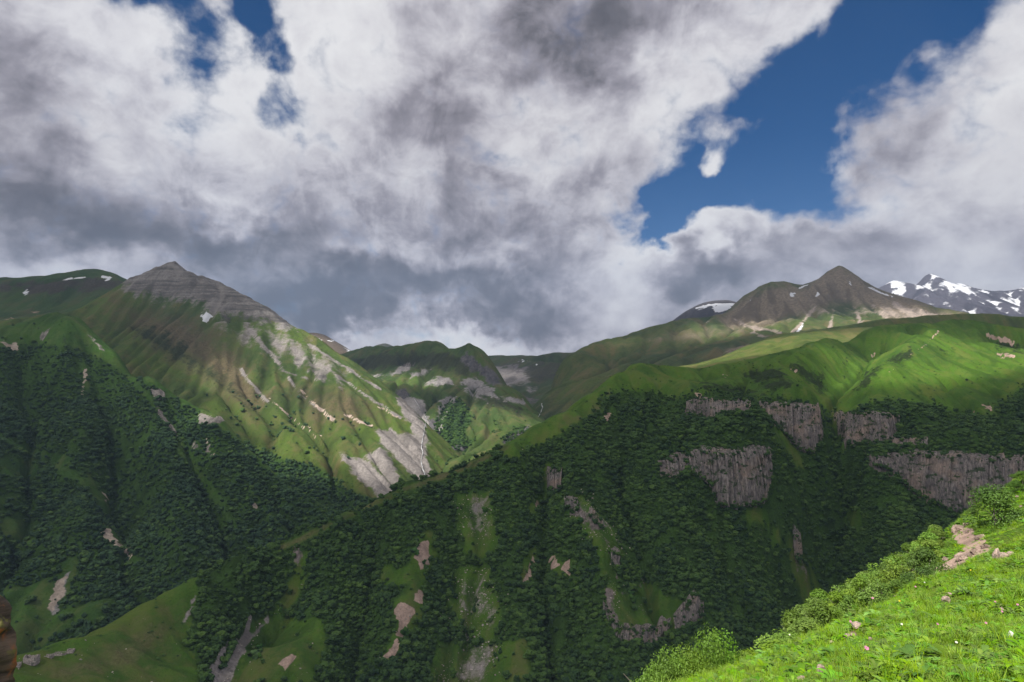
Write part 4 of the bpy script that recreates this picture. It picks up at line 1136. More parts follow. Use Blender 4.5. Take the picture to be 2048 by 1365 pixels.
def make_cliff(name, top, base, label, width=2.2, depth=2.6, seed=0, mass=None, nv=14):
    m = mass or spur
    rng = np.random.default_rng(seed)
    S = np.linspace(0, 1, 46)
    T, B = [], []
    for a, b in zip(along(top, S), along(base, S)):
        pa, pb = hit(m, *a), hit(m, *b)
        T.append(pa if pa is not None else T[-1])
        B.append(pb if pb is not None else B[-1])
    T, B = np.array(T), np.array(B)
    for A in (T, B):
        for k in range(3):
            for c in range(2):
                A[1:-1, c] = (A[:-2, c] + 2 * A[1:-1, c] + A[2:, c]) / 4
    B = B.copy()
    length = np.hypot(*(B[1:, :2] - B[:-1, :2]).T).sum()
    ncol = max(6, int(length / width))
    edges = np.sort(np.clip(np.linspace(0, 1, ncol + 1) + rng.normal(0, 0.25 / ncol, ncol + 1), 0, 1))
    big = fbm(np.linspace(0, ncol / 9.0, ncol) + seed * 7.7, np.full(ncol, seed * 1.3), 4, 0.6)
    V, Fq = [], []
    vs = np.linspace(0, 1, nv)
    ledge = np.cumsum(rng.uniform(0, 1, nv) * (rng.random(nv) < 0.3)) * depth * 0.55
    botj = fbm(np.linspace(0, ncol / 7.0, ncol) + seed * 3.1, np.full(ncol, 5.0), 4, 0.6)
    topb = fbm(np.linspace(0, ncol / 6.0, ncol) + seed * 5.9, np.full(ncol, 9.0), 4, 0.6)
    for c in range(ncol):
        d0 = depth * (0.8 * rng.random() + 2.0 * big[c])
        step = np.cumsum(rng.normal(0, 0.22 * depth, nv) * (rng.random(nv) < 0.35))
        topj = rng.normal(0, 1.4) + 7.0 * topb[c]
        lowj = 9.0 * botj[c] + rng.normal(0, 1.2)
        base_i = len(V)
        for e in (edges[c], edges[c + 1]):
            fi = e * 45
            i0 = min(int(fi), 44)
            f = fi - i0
            t3 = T[i0] * (1 - f) + T[i0 + 1] * f
            b3 = B[i0] * (1 - f) + B[i0 + 1] * f
            out = -b3[:2] / np.linalg.norm(b3[:2])
            for k, q in enumerate(vs):
                xy = b3[:2] + (t3[:2] - b3[:2]) * (0.05 + 0.45 * q * q) + out * (d0 + step[k] + 1.8 + 0.5 * ledge[-1] - ledge[k] + depth * 0.5 * perlin(np.array([c * 0.21 + seed]), np.array([q * 5.0]))[0])
                z = b3[2] - 5 + lowj + (t3[2] + topj - b3[2] + 5 - lowj) * q
                V.append((xy[0], xy[1], z))
            back = t3[:2] - out * 5.0
            V.append((back[0], back[1], max(t3[2], height(m, back[0], back[1])) - 0.5))
        n1 = nv + 1
        for k in range(nv):
            Fq.append((base_i + k, base_i + n1 + k, base_i + n1 + k + 1, base_i + k + 1))
        if c > 0:
            p = base_i - n1
            for k in range(nv):
                Fq.append((p + k, base_i + k, base_i + k + 1, p + k + 1))
    me = mesh_from(name, np.array(V), np.array(Fq), 4, smooth=False)
    ob = obj(name, me, M_CLIFF)
    tag(ob, label, 'cliff', 'basalt cliffs of the wooded spur')
    VV = np.array(V)
    CLIFF_V.append(VV[rng.random(len(VV)) < 0.035])
    CLIFF_E.append(VV[nv - 1::nv + 1][rng.random(len(VV[nv - 1::nv + 1])) < 0.3])
    CLIFF_E.append(VV[0::nv + 1][rng.random(len(VV[0::nv + 1])) < 0.7] + np.array([0, -3.0, 3.0]))
    return ob


make_cliff('basalt_cliff', [(1728, 910), (1800, 911), (1850, 912), (1950, 918), (2048, 922), (2130, 925)], [(1735, 922), (1790, 945), (1830, 990), (1900, 1018), (2000, 1036), (2130, 1036)],
           'long grey columnar basalt cliff running off the frame, lowest at the right', seed=1, nv=18)
make_cliff('basalt_cliff', [(1668, 829), (1720, 828), (1800, 833)], [(1676, 872), (1700, 886), (1745, 890), (1785, 880), (1800, 850)], 'pale columnar cliff right of the ravine, under a band of trees', seed=2)
make_cliff('basalt_cliff', [(1508, 808), (1560, 812), (1610, 818), (1645, 823)], [(1516, 814), (1552, 845), (1580, 878), (1605, 902), (1632, 899), (1648, 870)], 'wedge shaped dark cliff hanging left of the ravine under the meadow', seed=3)
make_cliff('basalt_cliff', [(1372, 810), (1410, 800), (1450, 803), (1502, 806)], [(1374, 828), (1400, 834), (1428, 840), (1455, 827), (1502, 827)], 'low broken cliff band at the upper edge of the wood', seed=4, depth=2.2, nv=9)
make_cliff('basalt_cliff', [(1322, 922), (1350, 912), (1400, 905), (1425, 908), (1480, 915), (1545, 911)], [(1326, 945), (1355, 955), (1385, 940), (1422, 965), (1434, 1008), (1480, 1012), (1532, 1002), (1545, 950)],
           'big brown cliff with a cave mouth, alone among dark trees', seed=5, depth=3.4, nv=18)
make_cliff('basalt_cliff', [(1742, 874), (1790, 876), (1856, 879)], [(1744, 882), (1790, 890), (1856, 892)], 'thin rock ledge between the two tree bands right of the ravine', seed=6, depth=2.0, nv=6)
make_cliff('basalt_cliff', [(1206, 1205), (1222, 1240), (1260, 1256), (1300, 1258), (1345, 1244)], [(1206, 1222), (1228, 1272), (1265, 1288), (1300, 1288), (1338, 1268)], 'curved low grey cliff under the grassy alcove', seed=7, depth=1.8, width=1.6, nv=9)
make_cliff('basalt_cliff', [(1346, 1240), (1372, 1208), (1388, 1186), (1398, 1200), (1408, 1216)], [(1350, 1258), (1375, 1250), (1392, 1244), (1402, 1236), (1408, 1226)], 'pointed grey crag beside the grassy alcove', seed=8, depth=1.8, width=1.6, nv=9)
make_cliff('basalt_cliff', [(1094, 944), (1108, 940), (1126, 942)], [(1094, 975), (1106, 986), (1122, 972)], 'small grey crag high on the wooded spur beside its skyline', seed=9, depth=2.2, nv=9)
make_cliff('basalt_cliff', [(1128, 998), (1142, 998), (1156, 1004)], [(1130, 1012), (1142, 1018), (1156, 1018)], 'small broken crag below the grey crag, left of the slanting stones', seed=10, depth=1.6, width=1.5, nv=6)
make_cliff('basalt_cliff', [(1178, 1018), (1190, 1022), (1206, 1040)], [(1180, 1030), (1192, 1042), (1206, 1054)], 'broken rock step in the middle of the wood', seed=11, depth=1.6, width=1.5, nv=6)
make_cliff('basalt_cliff', [(1222, 1105), (1230, 1100), (1240, 1112)], [(1222, 1125), (1232, 1138), (1242, 1130)], 'narrow pale crag above the grassy alcove', seed=12, depth=1.6, width=1.4, nv=6)
make_cliff('basalt_cliff', [(1585, 1080), (1594, 1076), (1602, 1084)], [(1588, 1108), (1597, 1118), (1606, 1116)], 'thin pale crag standing in the ravine woods', seed=13, depth=1.6, width=1.4, nv=6)

# ------------------------------------------------------------------ forest
def forest_material(name='forest_leaves', lo=(0.010, 0.030, 0.014), hi=(0.048, 0.096, 0.018)):
    mat = bpy.data.materials.new(name)
    mat.use_nodes = True
    t = NT(mat.node_tree)
    t.n.clear()
    out = t.new('ShaderNodeOutputMaterial')
    bs = t.new('ShaderNodeBsdfPrincipled')
    t.l.new(bs.outputs[0], out.inputs[0])
    tn = t.new('ShaderNodeAttribute', attribute_name='tint', attribute_type='INSTANCER').outputs['Fac']
    rn = t.new('ShaderNodeObjectInfo').outputs['Random']
    n = t.noise(t.new('ShaderNodeTexCoord').outputs['Object'], 3.2, 4, 0.65)
    col = t.mix(tn, lo, hi)
    col = t.mix(t.smooth(rn, 0.75, 1.0, 0.0, 0.7), col, (0.070, 0.125, 0.022))
    col = t.mix(t.smooth(rn, 0.25, 0.0, 0.0, 0.6), col, (0.012, 0.030, 0.013))
    col = t.mix(t.smooth(n, 0.42, 0.68, 0.0, 0.4), col, (0.072, 0.128, 0.030))
    col = t.mix(t.smooth(n, 0.50, 0.30, 0.0, 0.4), col, (0.014, 0.034, 0.012))
    t.put(bs.inputs['Base Color'], col)
    bs.inputs['Roughness'].default_value = 0.8
    bs.inputs['Specular IOR Level'].default_value = 0.12
    return mat


M_LEAF_FAR = forest_material()
M_LEAF_HAZED = forest_material('hazed_forest_leaves', (0.013, 0.036, 0.024), (0.042, 0.084, 0.034))  # the far slope's blue haze is tinted into the leaf colour
M_BARK = simple_mat('bark', (0.10, 0.085, 0.07), (0.22, 0.20, 0.17), 3.0, bump=0.4, bdist=0.05)


def crown_mesh(name, seed, sub=3, lobes=9, h=1.0, w=0.62, jag=0.16):
    """a broadleaf crown: overlapping clumps, each ragged with twig-sized tufts; base at z=0, height about h"""
    rng = np.random.default_rng(seed)
    bm = bmesh.new()
    bmesh.ops.create_icosphere(bm, subdivisions=sub, radius=1.0)
    L = []
    for k in range(lobes):
        a = rng.uniform(0, 2 * math.pi)
        rr = rng.uniform(0.15, 0.62)
        L.append((rr * math.cos(a), rr * math.sin(a), rng.uniform(-0.55, 0.75), rng.uniform(0.34, 0.58)))
    L.append((0, 0, 0, 0.62))
    L = np.array(L)
    for vtx in bm.verts:
        d = np.array(vtx.co)
        d /= np.linalg.norm(d)
        b = L[:, :3] @ d
        disc = b * b - ((L[:, :3] ** 2).sum(1) - L[:, 3] ** 2)
        r = np.where(disc > 0, b + np.sqrt(np.maximum(disc, 0)), 0.3).max()
        r *= 1.0 + jag * rng.normal()
        vtx.co = (d[0] * r * w, d[1] * r * w, (d[2] * r * 0.5 + 0.52) * h)
    me = bpy.data.meshes.new(name)
    bm.to_mesh(me)
    bm.free()
    return me


FAR_COL = bpy.data.collections.new('forest_kinds')
HAZED_COL = bpy.data.collections.new('hazed_forest_kinds')
for k in range(5):
    me = crown_mesh('forest_crown', 20 + k, 3, 8 + k, 1.0, 0.46 + 0.04 * k, 0.12)
    me.materials.append(M_LEAF_FAR)
    ob = bpy.data.objects.new('forest_crown', me)
    FAR_COL.objects.link(ob)
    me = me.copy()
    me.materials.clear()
    me.materials.append(M_LEAF_HAZED)
    HAZED_COL.objects.link(bpy.data.objects.new('hazed_crown', me))


def instancer(name, coll, P, scl, rot, pick, tint=None):
    me = bpy.data.meshes.new(name)
    P = np.asarray(P, np.float32)
    me.vertices.add(len(P))
    me.vertices.foreach_set('co', P.ravel())
    a = me.attributes.new('scl', 'FLOAT_VECTOR', 'POINT')
    a.data.foreach_set('vector', np.asarray(scl, np.float32).ravel())
    a = me.attributes.new('rot', 'FLOAT_VECTOR', 'POINT')
    a.data.foreach_set('vector', np.asarray(rot, np.float32).ravel())
    a = me.attributes.new('pick', 'INT', 'POINT')
    a.data.foreach_set('value', np.asarray(pick, np.int32))
    if tint is not None:
        set_attr(me, 'tint', np.clip(tint, 0, 1))
    ob = bpy.data.objects.new(name, me)
    COL.objects.link(ob)
    ng = bpy.data.node_groups.new(name + '_nodes', 'GeometryNodeTree')
    ng.interface.new_socket('Geometry', in_out='INPUT', socket_type='NodeSocketGeometry')
    ng.interface.new_socket('Geometry', in_out='OUTPUT', socket_type='NodeSocketGeometry')
    n = ng.nodes
    gi, go = n.new('NodeGroupInput'), n.new('NodeGroupOutput')
    mp = n.new('GeometryNodeMeshToPoints')
    ip = n.new('GeometryNodeInstanceOnPoints')
    ci_ = n.new('GeometryNodeCollectionInfo')
    ci_.inputs['Collection'].default_value = coll
    ci_.inputs['Separate Children'].default_value = True
    ci_.inputs['Reset Children'].default_value = True

    def na(nm, ty):
        x = n.new('GeometryNodeInputNamedAttribute')
        x.data_type = ty
        x.inputs['Name'].default_value = nm
        return x.outputs['Attribute']
    er = n.new('FunctionNodeEulerToRotation')
    ng.links.new(gi.outputs[0], mp.inputs['Mesh'])
    ng.links.new(mp.outputs[0], ip.inputs['Points'])
    ng.links.new(ci_.outputs[0], ip.inputs['Instance'])
    ip.inputs['Pick Instance'].default_value = True
    ng.links.new(na('pick', 'INT'), ip.inputs['Instance Index'])
    ng.links.new(na('rot', 'FLOAT_VECTOR'), er.inputs[0])
    ng.links.new(er.outputs[0], ip.inputs['Rotation'])
    ng.links.new(na('scl', 'FLOAT_VECTOR'), ip.inputs['Scale'])
    ng.links.new(ip.outputs[0], go.inputs[0])
    md = ob.modifiers.new('scatter', 'NODES')
    md.node_group = ng
    tag(ob, kind='stuff')
    return ob


def scatter(m, dens, spacing, seed, vmax=1420, jitter=0.95, face=-0.22, umax=2260):
    """jittered grid of points on a mass, thinned by the density"""
    rng = np.random.default_rng(seed)
    x1, y1 = m.x0 + m.cell * (m.nx - 1), m.y0 + m.cell * (m.ny - 1)
    gx, gy = np.meshgrid(np.arange(m.x0, x1, spacing), np.arange(m.y0, y1, spacing))
    x = gx.ravel() + rng.uniform(-0.5, 0.5, gx.size) * spacing * jitter
    y = gy.ravel() + rng.uniform(-0.5, 0.5, gx.size) * spacing * jitter
    d = sample(m, dens, x, y)
    kp = sample(m, m.keep.astype(float), x, y) > 0.5
    ok = (rng.random(len(x)) < d) & kp
    x, y = x[ok], y[ok]
    z = height(m, x, y)
    P = np.stack([x, y, z], 1)
    u, v = project(P)
    gx_, gy_ = sample(m, m.gx, x, y), sample(m, m.gy, x, y)
    nrm = np.stack([-gx_, -gy_, np.ones_like(gx_)], 1)
    facing = -(nrm * P).sum(1) / np.linalg.norm(nrm, axis=1) / np.linalg.norm(P, axis=1)
    ok = (u > -240) & (u < umax) & (v < vmax) & (facing > face)
    return P[ok], u[ok], v[ok]


def clump(m, ln, seed, lo=-0.25, hi=0.05):
    return sstep(fbm(m.P[:, 0] / ln + seed, m.P[:, 1] / ln - seed, 4, 0.55), lo, hi)


trees = []      # (P, size, wide)
# the wooded spur
dn = spur.masks['forest']
dn = sstep(dn, 0.3, 0.75) * (1 - 0.94 * sstep(spur.masks['rock'], 0.55, 0.95)) * (1 - sstep(spur.masks['scar'], 0.35, 0.6)) * (1 - sstep(spur.masks['scree'], 0.45, 0.75))
dens = dn * (0.16 + 0.84 * clump(spur, 30.0, 2.0, -0.36, -0.04))
cover_open = sstep(opens, 0.4, 0.9)
dens = np.maximum(dens, cover_open * clump(spur, 22.0, 7.0, 0.18, 0.34) * 0.55 * (spur.v > 930) * (spur.u > 500) * (1 - sstep(spur.masks['scar'], 0.3, 0.6)))
above = (1 - wood) * (spur.v < 860) * (spur.v > 745) * (spur.u > 1180)
dens = np.maximum(dens, above * (sstep(wood, 0.0, 0.5) * 0.6 + 0.5 * clump(spur, 25.0, 3.0, 0.25, 0.4) * sstep(spur.masks['shrub'], 0.2, 0.5) + 0.25 * clump(spur, 20.0, 4.0, 0.4, 0.5)) * (1 - sstep(spur.P[:, 0], 400, 600) * 0.0))
P, pu, pv = scatter(spur, dens, 4.5, 31, face=0.03)
P2, pu2, pv2 = scatter(spur, dens * sstep(spur.slope.ravel(), 0.75, 1.3), 3.6, 32)
P, pu, pv = np.concatenate([P, P2]), np.concatenate([pu, pu2]), np.concatenate([pv, pv2])
sz = (3.0 + 6.8 * RNG.random(len(P)) ** 1.9) * (0.78 + 0.5 * fbm(P[:, 0] / 45.0, P[:, 1] / 45.0, 3, 0.5))
sz *= np.where((pv < 800) & (pu > 1180), 0.55, 1.0)
trees.append((P, np.maximum(sz, 2.2), pu, pv, 0))
# foot of the left mountain
dn = sstep(lw.masks['forest'], 0.3, 0.75) * (1 - sstep(lw.masks['rock'], 0.35, 0.7)) * (1 - sstep(lw.masks['scar'], 0.35, 0.6)) * (1 - sstep(lw.masks['scree'], 0.35, 0.6))
dens = dn * (0.35 + 0.65 * clump(lw, 45.0, 5.0, -0.40, -0.06))
dens = np.maximum(dens, sstep(polys(lw, lw_open, 9), 0.4, 0.9) * clump(lw, 24.0, 9.0, 0.2, 0.34) * 0.5)
P, pu, pv = scatter(lw, dens, 6.0, 33)
sz = (4.2 + 7.8 * RNG.random(len(P)) ** 1.9) * (0.82 + 0.5 * fbm(P[:, 0] / 70.0, P[:, 1] / 70.0, 3, 0.5))
sz *= np.where(pv < 800, 0.75, 1.0)
trees.append((P, np.maximum(sz, 3.0), pu, pv, 1))
# lower slopes of the banded mountain and of the waterfall valley
P, pu, pv = scatter(lm, sstep(lm.masks['forest'], 0.3, 0.8) * (0.4 + 0.6 * clump(lm, 60.0, 5.0, -0.3, 0.0)) * (1 - sstep(lm.masks['scree'], 0.3, 0.6)) + 0.5 * clump(lm, 40.0, 2.0, 0.15, 0.35) * poly_mask(lm.u, lm.v, [(430, 800), (600, 800), (750, 870), (700, 920), (500, 900)], 20), 7.5, 35)
trees.append((P, RNG.uniform(4.5, 9.0, len(P)), pu, pv, 2))
P, pu, pv = scatter(wv, sstep(wv.masks['forest'], 0.3, 0.8) * (0.5 + 0.5 * clump(wv, 60.0, 5.0, -0.3, 0.0)) + 0.35 * clump(wv, 40.0, 2.0, 0.25, 0.4) * poly_mask(wv.u, wv.v, [(860, 800), (1060, 830), (1000, 930), (860, 960)], 20), 8.0, 37)
trees.append((P, RNG.uniform(4.5, 9.0, len(P)), pu, pv, 3))

# ------------------------------------------------------------------ trees of the spur that stand apart: each one an object
PLACES = [(300, 1290, 'on the grassy lower spur beside the ruins'), (480, 1300, 'beside the grey gully scree'), (600, 1300, 'on steep grass right of the grey gully'), (600, 1130, 'by the small grey slip at the skyline'), (950, 1040, 'beside the upper stony patch of the spur'),
          (950, 1190, 'in the middle stony patch of the spur'), (940, 1330, 'among scattered stones at the foot of the spur'), (845, 1110, 'beside the upper pale landslip scar'), (800, 1270, 'beside the long lower landslip scar'), (800, 1148, 'in the small green clearing between two woods'),
          (1280, 1225, 'in the grassy alcove above the curved cliff'), (1100, 965, 'by the small crag under the skyline'), (1190, 1060, 'on the slanting rock rib'), (1060, 1135, 'by the narrow pale slip in the wood'), (1120, 1135, 'by the twin pale slips in the wood'), (1610, 1150, 'along the dark ravine'),
          (1560, 880, 'on green slope under the wedge shaped cliff'), (1035, 1320, 'in the green clearing at the bottom'), (1400, 1290, 'below the pointed grey crag'), (1230, 1150, 'on the stony strip left of the alcove'), (1520, 1030, 'below the big brown cliff')]
M_LONE = simple_mat('lone_tree_leaves', (0.026, 0.060, 0.014), (0.052, 0.104, 0.022), 0.8, inst=0.9, bump=0.5, bdist=0.4, spec=0.1)
lone_crowns = []
for k in range(4):
    me = crown_mesh('crown', 60 + k, 3, 10, 1.0, 0.50 + 0.04 * k, 0.13)
    me.materials.append(M_LONE)
    lone_crowns.append(me)


def trunk_mesh(name, h, r, seed=0, limbs=4):
    rng = np.random.default_rng(seed)
    V, Q = [], []

    def tube(p0, p1, r0, r1, n=6, segs=4, bend=0.08):
        p0, p1 = np.array(p0, float), np.array(p1, float)
        d = p1 - p0
        ln = np.linalg.norm(d)
        a = np.cross(d, [0.3, 0.9, 0.2])
        a /= np.linalg.norm(a)
        b = np.cross(d / ln, a)
        off = rng.normal(0, bend * ln, 3)
        i0 = len(V)
        for s in range(segs + 1):
            f = s / segs
            c = p0 + d * f + off * math.sin(math.pi * f)
            rr = r0 + (r1 - r0) * f
            for k in range(n):
                an = 2 * math.pi * k / n
                V.append(c + rr * (a * math.cos(an) + b * math.sin(an)))
        for s in range(segs):
            for k in range(n):
                k2 = (k + 1) % n
                Q.append((i0 + s * n + k, i0 + s * n + k2, i0 + (s + 1) * n + k2, i0 + (s + 1) * n + k))
    tube((0, 0, -0.04 * h), (rng.normal(0, 0.03 * h), rng.normal(0, 0.03 * h), 0.8 * h), r, r * 0.25, 7, 5, 0.03)
    for k in range(limbs):
        an = rng.uniform(0, 6.28)
        z = rng.uniform(0.2, 0.5) * h
        tube((0, 0, z), (0.32 * h * math.cos(an), 0.32 * h * math.sin(an), z + rng.uniform(0.2, 0.35) * h), r * 0.5, r * 0.12, 5, 3)
    return mesh_from(name, np.array(V), np.array(Q), 4)


lone_trunk = trunk_mesh('trunk', 1.0, 0.035, 3)
lone_trunk.materials.append(M_BARK)
P, sz, pu, pv, _ = trees[0]
fm = sample(spur, spur.masks['forest'], P[:, 0], P[:, 1])
inframe = (pu > 8) & (pu < 2040) & (pv < 1355)
hidden = (pv > 1290 - 0.62 * (pu - 1290)) & (pu > 1280)      # behind the meadow in front
score = np.where((fm < 0.45) & inframe & ~hidden & (pv > 900), sz / P[:, 1], 0)
order = np.argsort(-score)[:110]
order = order[score[order] > 0]
lone = np.zeros(len(P), bool)
lone[order] = True
ORD = ['first', 'second', 'third', 'fourth', 'fifth', 'sixth', 'seventh', 'eighth', 'ninth', 'tenth', 'eleventh', 'twelfth', 'thirteenth', 'fourteenth', 'fifteenth', 'sixteenth', 'seventeenth', 'eighteenth', 'nineteenth', 'twentieth', 'twenty-first', 'twenty-second', 'twenty-third', 'twenty-fourth', 'twenty-fifth', 'twenty-sixth', 'twenty-seventh', 'twenty-eighth']
near = {j: int(np.argmin([(pu[j] - a) ** 2 + (pv[j] - b) ** 2 for a, b, _t in PLACES])) for j in order}
rank = {}
for k in set(near.values()):
    for i, j in enumerate(sorted((j for j in near if near[j] == k), key=lambda j: pu[j])):
        rank[j] = i
order = [j for j in order if rank[j] < 20]
lone[:] = False
lone[order] = True
for j in order:
    s = float(sz[j])
    e = empty('broadleaf_tree', P[j] - np.array([0, 0, 0.05 * s]), random.uniform(0, 6.28))
    tag(e, 'dark tree ' + PLACES[near[j]][2] + ', ' + ORD[rank[j]] + ' from left', 'tree', 'trees standing apart on the shaded spur')
    c = obj('crown', random.choice(lone_crowns), parent=e)
    wd = s * random.uniform(0.9, 1.3)
    c.scale = (wd, wd, s)
    tr_ = obj('trunk', lone_trunk, parent=e)
    tr_.scale = (s, s, s)
trees[0] = (P[~lone], sz[~lone], pu[~lone], pv[~lone], 0)
for (P, sz, pu, pv, which) in trees:
    n = len(P)
    P = P - np.array([0, 0, 1.0]) * (sz * 0.10)[:, None]
    wdt = sz * RNG.uniform(0.95, 1.45, n)
    rot = np.stack([RNG.normal(0, 0.08, n), RNG.normal(0, 0.08, n), RNG.uniform(0, 6.28, n)], 1)
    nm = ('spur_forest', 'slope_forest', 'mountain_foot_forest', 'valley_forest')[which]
    instancer(nm, HAZED_COL if which in (1, 2) else FAR_COL, P, np.stack([wdt, wdt, sz], 1), rot, RNG.integers(0, 5, n), 0.5 + 0.9 * fbm(P[:, 0] / (10 * sz.mean()), P[:, 1] / (10 * sz.mean()), 4, 0.55) + 0.15 * RNG.normal(size=n))
    print(nm, n)


# ------------------------------------------------------------------ streams
def any_hit(u_, v_, ms):
    best = None
    for m in ms:
        h_ = hit(m, u_, v_)
        if h_ is not None and (best is None or h_[1] < best[1]):
            best = h_
    return best


M_WATER = simple_mat('white_water', (0.22, 0.23, 0.24), (0.58, 0.60, 0.62), 0.12, rough=0.35, bump=0.6, bdist=0.6, spec=0.5, stretch=(1, 1, 0.4))


def stream(name, line, widths, ms, lift=1.2):
    S = np.linspace(0, 1, 60)
    pts2 = along(line, S)
    w = np.interp(S, np.linspace(0, 1, len(widths)), widths)
    V, Q = [], []
    rng = np.random.default_rng(4)
    wob = fbm(S * 14.0, S * 3.0 + 4, 3, 0.6) * 1.0
    rows = 0
    for k, (a, b) in enumerate(pts2):
        p = any_hit(a + wob[k], b, ms)
        if p is None:
            continue
        d = -p / np.linalg.norm(p)
        p = p + d * 3.0
        side = np.array([1.0, 0.0, 0.0])
        ww = w[k] * (0.12 + 0.6 * rng.random() ** 1.5)
        for f, l in ((-1, -0.4), (-0.4, lift), (0.4, lift), (1, -0.4)):
            V.append(p + side * ww * f + np.array([0, 0, l]))
        rows += 1
    for k in range(rows - 1):
        for c in range(3):
            Q.append((k * 4 + c, k * 4 + c + 1, k * 4 + c + 5, k * 4 + c + 4))
    ob = obj(name, mesh_from(name, np.array(V), np.array(Q), 4), M_WATER)
    tag(ob, kind='structure')
    return ob


stream('waterfall', [(829, 799), (833, 806), (846, 826), (853, 838), (851, 848), (848, 866), (845, 880), (843, 895), (846, 908), (842, 922), (845, 938), (850, 950), (847, 960)], (0.8, 0.9, 1.1, 1.4, 1.6, 1.8, 2.0, 2.4, 2.0, 2.2, 2.6), (wv, lm))
stream('river', [(1083, 808), (1085, 816), (1082, 824), (1077, 834)], (4, 3.5, 3, 2.2), (pk, fp, wv))

# ------------------------------------------------------------------ ruined stone huts on the grassy spur
M_STONE = simple_mat('ruin_stone', (0.16, 0.14, 0.125), (0.34, 0.30, 0.27), 1.1, bump=0.8, bdist=0.2, c3=(0.10, 0.10, 0.085))


def wall_mesh(name, length, thick, heights, seed):
    """a dry stone wall with a ragged top: heights are given along its length"""
    rng = np.random.default_rng(seed)
    n = 14
    hs_ = np.interp(np.linspace(0, 1, n), np.linspace(0, 1, len(heights)), heights) + rng.normal(0, 0.22, n)
    V, Q = [], []
    for k in range(n):
        x = length * k / (n - 1)
        j = rng.normal(0, 0.06, 4)
        V += [(x, -thick / 2 + j[0], -1.5), (x, -thick / 2 + j[1], hs_[k]), (x, thick / 2 + j[2], hs_[k] + rng.normal(0, 0.1)), (x, thick / 2 + j[3], -1.5)]
    for k in range(n - 1):
        a, b = 4 * k, 4 * k + 4
        Q += [(a, b, b + 1, a + 1), (a + 1, b + 1, b + 2, a + 2), (a + 2, b + 2, b + 3, a + 3)]
    Q += [(0, 1, 2, 3), (4 * n - 4, 4 * n - 1, 4 * n - 2, 4 * n - 3)]
    return mesh_from(name, np.array(V), np.array(Q), 4, smooth=False)


def ruin(u_, v_, w_, d_, h_, rz, label, seed):
    p = hit(spur, u_, v_)
    e = empty('stone_hut', p, rz)
    for (x, y, r, L_, hh) in ((-w_ / 2, -d_ / 2, 0, w_, (h_, h_ * 0.92, h_ * 0.9, h_)), (-w_ / 2, d_ / 2, 0, w_, (h_ * 1.0, h_ * 0.9, h_)), (-w_ / 2, -d_ / 2, R(90), d_, (h_, h_ * 1.2, h_)), (w_ / 2, -d_ / 2, R(90), d_, (h_, h_ * 1.15, h_))):
        wl = obj('wall', wall_mesh('wall', L_, 0.7, hh, seed), M_STONE, parent=e, loc=(x, y, 0))
        wl.rotation_euler = (0, 0, r)
        seed += 1
    tag(e, label, 'ruin', 'ruined huts on the grassy spur')
    return e


ruin(63, 1326, 9.5, 6.0, 5.2, R(10), 'roofless square stone hut, tallest of the ruins on the grassy crest', 3)
ruin(34, 1331, 5.0, 4.0, 1.6, R(20), 'collapsed low stone hut beside the rock at the frame edge', 13)
ruin(95, 1314, 8.0, 4.0, 1.1, R(12), 'low ruined stone walls just right of the tall hut', 23)
ruin(122, 1309, 9.0, 4.0, 1.2, R(14), 'long ruined stone enclosure along the grassy crest', 33)
ruin(142, 1304, 4.5, 4.0, 1.9, R(14), 'small ruined stone hut at the upper end of the row', 43)


# ------------------------------------------------------------------ loose stones on the spur's screes and slips
M_SCREE = simple_mat('scree_stone', (0.22, 0.19, 0.17), (0.42, 0.37, 0.33), 0.8, bump=0.6, bdist=0.2, inst=0.6)
STONE_COL = bpy.data.collections.new('stone_kinds')


def chunk(seed):
    rng = np.random.default_rng(seed)
    bm = bmesh.new()
    bmesh.ops.create_icosphere(bm, subdivisions=1, radius=1.0)
    for vtx in bm.verts:
        vtx.co = Vector(vtx.co) * rng.uniform(0.7, 1.25)
        vtx.co.z *= 0.65
    me = bpy.data.meshes.new('chunk')
    bm.to_mesh(me)
    bm.free()
    me.materials.append(M_SCREE)
    return me


for k in range(4):
    STONE_COL.objects.link(bpy.data.objects.new('chunk', chunk(500 + k)))
sdn = np.maximum(polys(spur, stony, 22, 1.6) * (0.15 + 0.85 * clump(spur, 14.0, 3.0, -0.2, 0.2)) * 0.75, np.maximum(sstep(lines(spur, gully, 6), 0.3, 0.9) * 0.35, sstep(spur.masks['scar'], 0.4, 0.8) * 0.10))
sdn = np.maximum(sdn, opens * clump(spur, 18.0, 6.0, 0.12, 0.4) * 0.16 * (spur.v > 880))
P, pu, pv = scatter(spur, sdn, 2.1, 71)
n = len(P)
s = 0.28 + 1.1 * RNG.random(n) ** 3.0
instancer('scree_stones', STONE_COL, P, np.stack([s * RNG.uniform(0.8, 1.5, n), s, s], 1), np.stack([RNG.normal(0, 0.3, n), RNG.normal(0, 0.3, n), RNG.uniform(0, 6.28, n)], 1), RNG.integers(0, 4, n))
print('scree stones', n)

# ------------------------------------------------------------------ low shrubs and tussocks that roughen the open slopes
def brush(name, m, dens, spacing, seed, lo, hi):
    P, pu, pv = scatter(m, dens, spacing, seed)
    n = len(P)
    s = lo + (hi - lo) * RNG.random(n) ** 2.2
    P = P - np.array([0, 0, 1.0]) * (s * 0.2)[:, None]
    instancer(name, FAR_COL, P, np.stack([s * 1.5, s * 1.5, s * 0.8], 1), np.stack([RNG.normal(0, 0.1, n), RNG.normal(0, 0.1, n), RNG.uniform(0, 6.28, n)], 1), RNG.integers(0, 5, n), 0.55 + 0.5 * RNG.random(n))
    print(name, n)


def bare(m):
    b = np.zeros(len(m.u))
    for k in ('scree', 'scar', 'rock', 'snow', 'forest'):
        if k in m.masks:
            b = np.maximum(b, sstep(m.masks[k], 0.3, 0.6))
    return 1 - b


